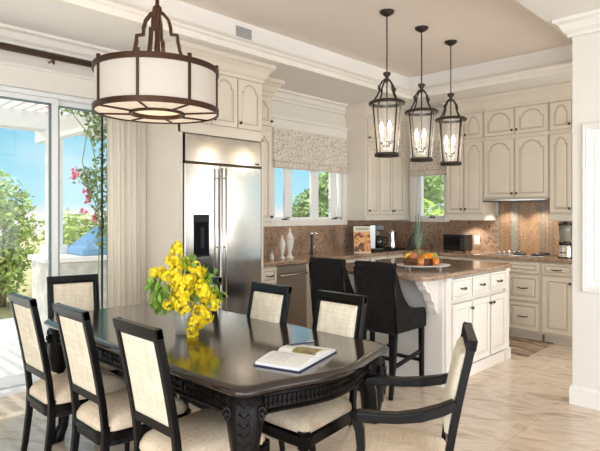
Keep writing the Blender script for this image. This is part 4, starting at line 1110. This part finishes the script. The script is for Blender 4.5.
for k in range(34):
    a = k * 2.4; lv = k / 34; out = .115 * (1 - lv * .8); h = .13 + .20 * lv
    p = [Vector((.012 * math.cos(a), .012 * math.sin(a), .135)), Vector((out * .5 * math.cos(a), out * .5 * math.sin(a), .135 + h * .6)), Vector((out * math.cos(a), out * math.sin(a), .135 + h * (.85 + .2 * lv)))]
    s = Vector((-math.sin(a), math.cos(a), 0))
    v1 = [bm.verts.new(p[0] - s * .007), bm.verts.new(p[0] + s * .007), bm.verts.new(p[1] + s * .009), bm.verts.new(p[1] - s * .009)]
    face(bm, v1); tip = bm.verts.new(p[2]); face(bm, (v1[3], v1[2], tip))
obj('leaf_crown', bm, pine_leaf, t, fix=False)
for r, f, lab in ((-.045, -.095, 'glass of orange juice left on the tray front'), (.092, -.075, 'glass of orange juice right on the tray front')):
    x, y = off(r, f)
    t = thing('juice_glass', lab, 'glass', (x, y, ZT), 0, 'two juice glasses')
    bm = BM(); lathe(bm, [(.029, 0), (.031, .004), (.035, .09), (.033, .09), (.0295, .006)], (0, 0, 0), 20); obj('tumbler', bm, clearglass, t)
    bm = BM(); lathe(bm, [(.0285, .006), (.032, .075)], (0, 0, 0), 20); obj('juice', bm, juice, t)

# ------------------------------------------------------------------ outside
bm = BM(); bx(bm, -14, 16, 4.765, 8.0, -.12, -.02); struct('patio', bm, patio)
bm = BM(); bx(bm, -30, 30, 8.0, 40, -.3, -.05); bx(bm, 6.9, 30, -6, 8.0, -.3, -.05); struct('garden_ground', bm, soil)
t = thing('pergola', 'white wooden pergola over the patio outside the glass door', 'pergola', (2.78, 7.2, 0))
def post(x, y):
    bm = BM(); bx(bm, x - .085, x + .085, y - .085, y + .085, -.02, 2.62); bx(bm, x - .13, x + .13, y - .13, y + .13, -.02, 1.02); obj('post', bm, pergolap, t, bev=.006)
post(.0, 0); post(-3.4, 0); post(3.4, 0)
bm = BM(); bx(bm, -4.4, 4.4, -.13, -.08, 2.50, 2.72); bx(bm, -4.4, 4.4, .08, .13, 2.50, 2.72); obj('beam', bm, pergolap, t)
for x in (0, -3.4, 3.4):
    bm = BM(); bx(bm, x - .06, x + .06, -2.3, .5, 2.40, 2.62); obj('beam', bm, pergolap, t)
for k in range(62):
    x = -4.2 + k * .135
    bm = BM(); prism(bm, [(-2.25, 2.72), (.36, 2.72), (.52, 2.79), (.52, 2.86), (-2.25, 2.86)], x - .022, x + .022, 'yz'); obj('rafter', bm, pergolap, t)
# built in grill
t = thing('barbecue_grill', 'outdoor stone barbecue with a sloping blue cover on the patio', 'barbecue', (3.38, 6.75, -.02), -.1)
bm = BM(); bx(bm, -.92, .7, -.35, .35, 0, .86); obj('stone_base', bm, stone, t, bev=.02)
bm = BM(); bx(bm, -.96, .74, -.39, .39, .86, .92); obj('slab', bm, patio, t, bev=.01)
bm = BM(); loops(bm, [[(-.52, -.33, .92), (.6, -.33, .92), (.6, .33, .92), (-.52, .33, .92)], [(-.5, -.32, 1.0), (.6, -.32, 1.0), (.6, .32, 1.0), (-.5, .32, 1.0)], [(-.2, -.1, 1.27), (.6, -.1, 1.27), (.6, .15, 1.27), (-.2, .15, 1.27)]]); obj('cover', bm, bluecover, t, bev=.02)
bm = BM(); bx(bm, .05, .55, -.36, -.345, .3, .75); obj('door', bm, M('grey_grill_door', srgb(170, 170, 165), .4, .5), t)
def shrub(name, label, cat, loc, rad, zc, n, size, m, group=None, trunk=(.05, 4), petals=None):
    t = thing(name, label, cat, loc, 0, group)
    bm = BM()
    for k in range(trunk[1]):
        a = 2.4 * k; e = .6 if trunk[1] > 1 else 0
        tube(bm, [(.1 * math.cos(a) * e, .1 * math.sin(a) * e, -.06), (rad[0] * .35 * math.cos(a) * e, rad[1] * .35 * math.sin(a) * e, zc * .6), (rad[0] * .7 * math.cos(a) * e, rad[1] * .7 * math.sin(a) * e, zc + rad[2] * .45)], [trunk[0], trunk[0] * .8, trunk[0] * .4], 6)
    obj('trunk', bm, bark, t)
    bm = BM()
    for k in range(9):
        a = 2.4 * k; rr = .62 if k else 0
        c_ = (rad[0] * rr * math.cos(a), rad[1] * rr * math.sin(a), zc + rad[2] * random.uniform(-.55, .6))
        leaves(bm, c_, (rad[0] * .52, rad[1] * .52, rad[2] * .5), n // 9, size, shell=.2)
    obj('foliage', bm, m, t, fix=False)
    if petals:
        bm = BM()
        for _ in range(petals):
            a = random.uniform(0, 6.28); p = Vector((rad[0] * .9 * math.cos(a), rad[1] * .9 * math.sin(a), zc + random.uniform(-.8, .8) * rad[2]))
            for j in range(6): leaf(bm, p, Vector((random.gauss(0, 1), random.gauss(0, 1), random.gauss(0, 1))), .05, 1.2)
        obj('blossom', bm, pinkpetal, t, fix=False)
    return t
shrub('garden_shrub', 'tall light green shrub outside at the left edge of the glass door', 'shrub', (1.0, 8.9, -.05), (1.15, .8, 1.6), 1.4, 9000, .055, green_o, trunk=(.035, 7))
shrub('garden_shrub', 'light green shrub between the pergola post and the left edge', 'shrub', (2.75, 9.3, -.05), (.5, .5, 1.05), 1.1, 3000, .055, green_o, trunk=(.035, 5))
shrub('garden_shrub', 'low wide green hedge shrub behind the barbecue', 'shrub', (4.45, 9.7, -.05), (.85, .7, .8), .85, 4200, .06, green_o, trunk=(.03, 5))
t = thing('bougainvillea_vine', 'climbing vine with pink flowers at the right edge of the glass door', 'vine', (2.62, 5.75, 0))
bm = BM()
for pts in ([(.1, .1, -.02), (.12, .05, 1.2), (.05, 0, 2.0), (-.1, -.1, 2.5)], [(.12, .05, 1.4), (-.05, 0, 1.8), (-.17, 0, 1.84)], [(.05, 0, 2.2), (-.2, 0, 2.5), (-.4, 0, 2.55)], [(-.05, -.05, 2.4), (-.1, 0, 2.0), (-.02, 0, 1.6)]): tube(bm, pts, .006, 6)
obj('stem', bm, green_t, t)
bm = BM()
for c_, rad, n in (((.08, 0, 1.75), (.14, .15, .28), 240), ((-.05, 0, 1.82), (.12, .12, .12), 60), ((.08, 0, 2.5), (.14, .2, .3), 260), ((-.16, 0, 2.6), (.22, .12, .1), 90), ((.13, 0, 1.25), (.1, .12, .3), 180), ((.12, 0, 2.1), (.06, .1, .3), 60)):
    leaves(bm, c_, rad, n, .035, shell=.1)
obj('foliage', bm, green_t, t, fix=False)
bm = BM()
for p in ((-.17, 0, 1.86), (-.19, 0, 1.83), (-.06, -.02, 1.66), (-.04, 0, 1.60), (-.08, 0, 1.45), (.04, 0, 1.38), (-.4, .1, 2.55)):
    for j in range(9): leaf(bm, Vector(p) + Vector((random.gauss(0, .018), random.gauss(0, .018), random.gauss(0, .018))), Vector((random.gauss(0, 1), random.gauss(0, 1), random.gauss(0, 1))), .045, 1.2)
obj('blossom', bm, pinkpetal, t, fix=False)
# trees seen through the kitchen windows
shrub('garden_tree', 'leafy tree seen through the right panes of the wide window', 'tree', (10.7, 9.4, -.05), (.75, .9, .9), 1.75, 4200, .075, green_t, trunk=(.06, 3))
shrub('garden_shrub', 'low green bushes along the bottom of the wide window', 'shrub', (9.1, 10.2, -.05), (.7, .6, .6), .9, 3000, .07, green_o, trunk=(.03, 4))
shrub('garden_shrub', 'low green bush at the lower left of the wide window', 'shrub', (8.2, 9.4, -.05), (.55, .4, .5), .8, 2200, .06, green_t, trunk=(.03, 4))
shrub('garden_tree', 'dark tree outside the narrow corner window', 'tree', (9.6, 6.1, -.05), (1.0, 1.0, .95), 1.9, 3200, .07, green_t, trunk=(.07, 2))
t = thing('palm_plant', 'yellow green palm fronds outside the narrow corner window', 'palm', (8.3, 4.65, -.05))
bm = BM(); lathe(bm, [(.07, 0), (.05, .6), (.045, 1.1)], (0, 0, 0), 10); obj('trunk', bm, bark, t)
bm = BM()
for k in range(14):
    a = k * 2.4; ca, sa = math.cos(a), math.sin(a); L = random.uniform(.6, .85); up = random.uniform(.6, 1.25)
    pts = [Vector((0, 0, 1.08))]
    for j in range(1, 9):
        u = j / 8; pts.append(Vector((ca * L * u * .75, sa * L * u * .75, 1.08 + up * u - .55 * u * u)))
    tube(bm, pts, .006, 5)
    for j in range(1, 9):
        d = (pts[j] - pts[j - 1]).normalized(); s = d.cross(Vector((0, 0, 1)))
        if s.length < .01: continue
        s.normalize()
        for q in (0, .5):
            p = pts[j - 1].lerp(pts[j], q)
            for sg in (-1, 1): leaf(bm, p, d * .7 + s * sg - Vector((0, 0, .35)), .03, 9)
obj('fronds', bm, green_p, t, fix=False)

# ------------------------------------------------------------------ light
W = bpy.data.worlds.new('sky'); SC.world = W; W.use_nodes = True
nt = W.node_tree; bg = nt.nodes['Background']
tc = N(nt, 'ShaderNodeTexCoord'); sep = N(nt, 'ShaderNodeSeparateXYZ'); nt.links.new(tc.outputs['Generated'], sep.inputs[0])
base = ramp(nt, sep.outputs[2], [(0.0, (.66, .64, .60)), (.02, (.32, .58, .68)), (.18, (.18, .45, .58)), (.6, (.16, .38, .6))])
mp = N(nt, 'ShaderNodeMapping'); mp.inputs['Scale'].default_value = (1, 1, 2.6); nt.links.new(tc.outputs['Generated'], mp.inputs[0])
cn = N(nt, 'ShaderNodeTexNoise'); cn.inputs['Scale'].default_value = 3.1; cn.inputs['Detail'].default_value = 6; nt.links.new(mp.outputs[0], cn.inputs['Vector'])
cm = ramp(nt, cn.outputs['Fac'], [(.48, (0, 0, 0)), (.70, (.5, .5, .5))])
mx = N(nt, 'ShaderNodeMixRGB'); nt.links.new(cm, mx.inputs[0]); nt.links.new(base, mx.inputs[1]); mx.inputs[2].default_value = (.62, .70, .74, 1)
# sky half behind the camera brightened, added as fill for the room
SUN = Vector((-.62, -.60, .52)).normalized()  # centre of the added sky glow, apart from the sun lamp
dot = N(nt, 'ShaderNodeVectorMath', operation='DOT_PRODUCT'); dot.inputs[1].default_value = SUN; nt.links.new(tc.outputs['Generated'], dot.inputs[0])
mr = N(nt, 'ShaderNodeMapRange'); mr.interpolation_type = 'SMOOTHSTEP'
mr.inputs['From Min'].default_value = 0; mr.inputs['From Max'].default_value = 1; mr.inputs['To Min'].default_value = 1.0; mr.inputs['To Max'].default_value = SKYFILL
nt.links.new(dot.outputs['Value'], mr.inputs[0])
hz = N(nt, 'ShaderNodeMapRange'); hz.inputs['From Min'].default_value = 0; hz.inputs['From Max'].default_value = .6
nt.links.new(dot.outputs['Value'], hz.inputs[0])
mx2 = N(nt, 'ShaderNodeMixRGB'); nt.links.new(hz.outputs[0], mx2.inputs[0]); nt.links.new(mx.outputs[0], mx2.inputs[1]); mx2.inputs[2].default_value = (.91, .97, 1.05, 1)
nt.links.new(mx2.outputs[0], bg.inputs['Color']); nt.links.new(mr.outputs[0], bg.inputs['Strength'])
def light(name, typ, loc, energy, col=(1, 1, 1), size=.1, rot=None, spot=None):
    l = bpy.data.lights.new(name, typ); l.energy = energy; l.color = col
    if typ == 'AREA': l.size = size
    elif typ == 'SUN': l.angle = size
    else: l.shadow_soft_size = size
    if spot: l.spot_size = spot; l.spot_blend = .6
    o = bpy.data.objects.new(name, l); COL.objects.link(o); o.location = loc
    if rot: o.rotation_euler = rot
    return o
s = light('sun', 'SUN', (-6, -6, 9), 2.4, (1, .95, .86), .02)
s.rotation_euler = (-Vector((-.35, .25, .85)).normalized()).to_track_quat('-Z', 'Y').to_euler()
warm = (1, .91, .79)
light('chandelier_light', 'POINT', (1.712, 2.86, 2.16), 4, warm, .12)
for x in (3.735, 4.285, 4.83): light('pendant_light', 'POINT', (x, 2.595, 2.03), 1.6, warm, .05)
wl = light('added_kitchen_fill', 'AREA', (5.6, -.52, 1.52), 19, (1, .95, .87), 1.75, (PI / 2, 0, 0)); wl.data.shape = 'RECTANGLE'; wl.data.size_y = 1.2  # unseen area light added at the end opening to lift fridge and kitchen
# under hood and under cabinet lamps
for y in (2.74, 2.36): light('hood_lamp', 'SPOT', (6.48, y, 1.56), 9, warm, .03, (0, 0, 0), 2.0)
for y in (3.2,): light('under_cabinet_lamp', 'SPOT', (6.5, y, 1.335), 9, warm, .03, (0, 0, 0), 2.2)

# ------------------------------------------------------------------ camera
cam = bpy.data.cameras.new('camera'); co = bpy.data.objects.new('camera', cam); COL.objects.link(co)
cam.sensor_width = 36; cam.lens = 36 * 532 / 600
co.location = (0, 0, 1.42); co.rotation_euler = (PI / 2, 0, math.radians(44.07 - 90))
cam.shift_y = -(225.5 - 214) / 600; cam.clip_start = .05
SC.camera = co
vs = SC.view_settings; vs.view_transform = 'Standard'; vs.look = 'None'; vs.gamma = 1; vs.use_curve_mapping = False
vs.exposure = EXPO
SC.cycles.max_bounces = 10; SC.cycles.transparent_max_bounces = 16
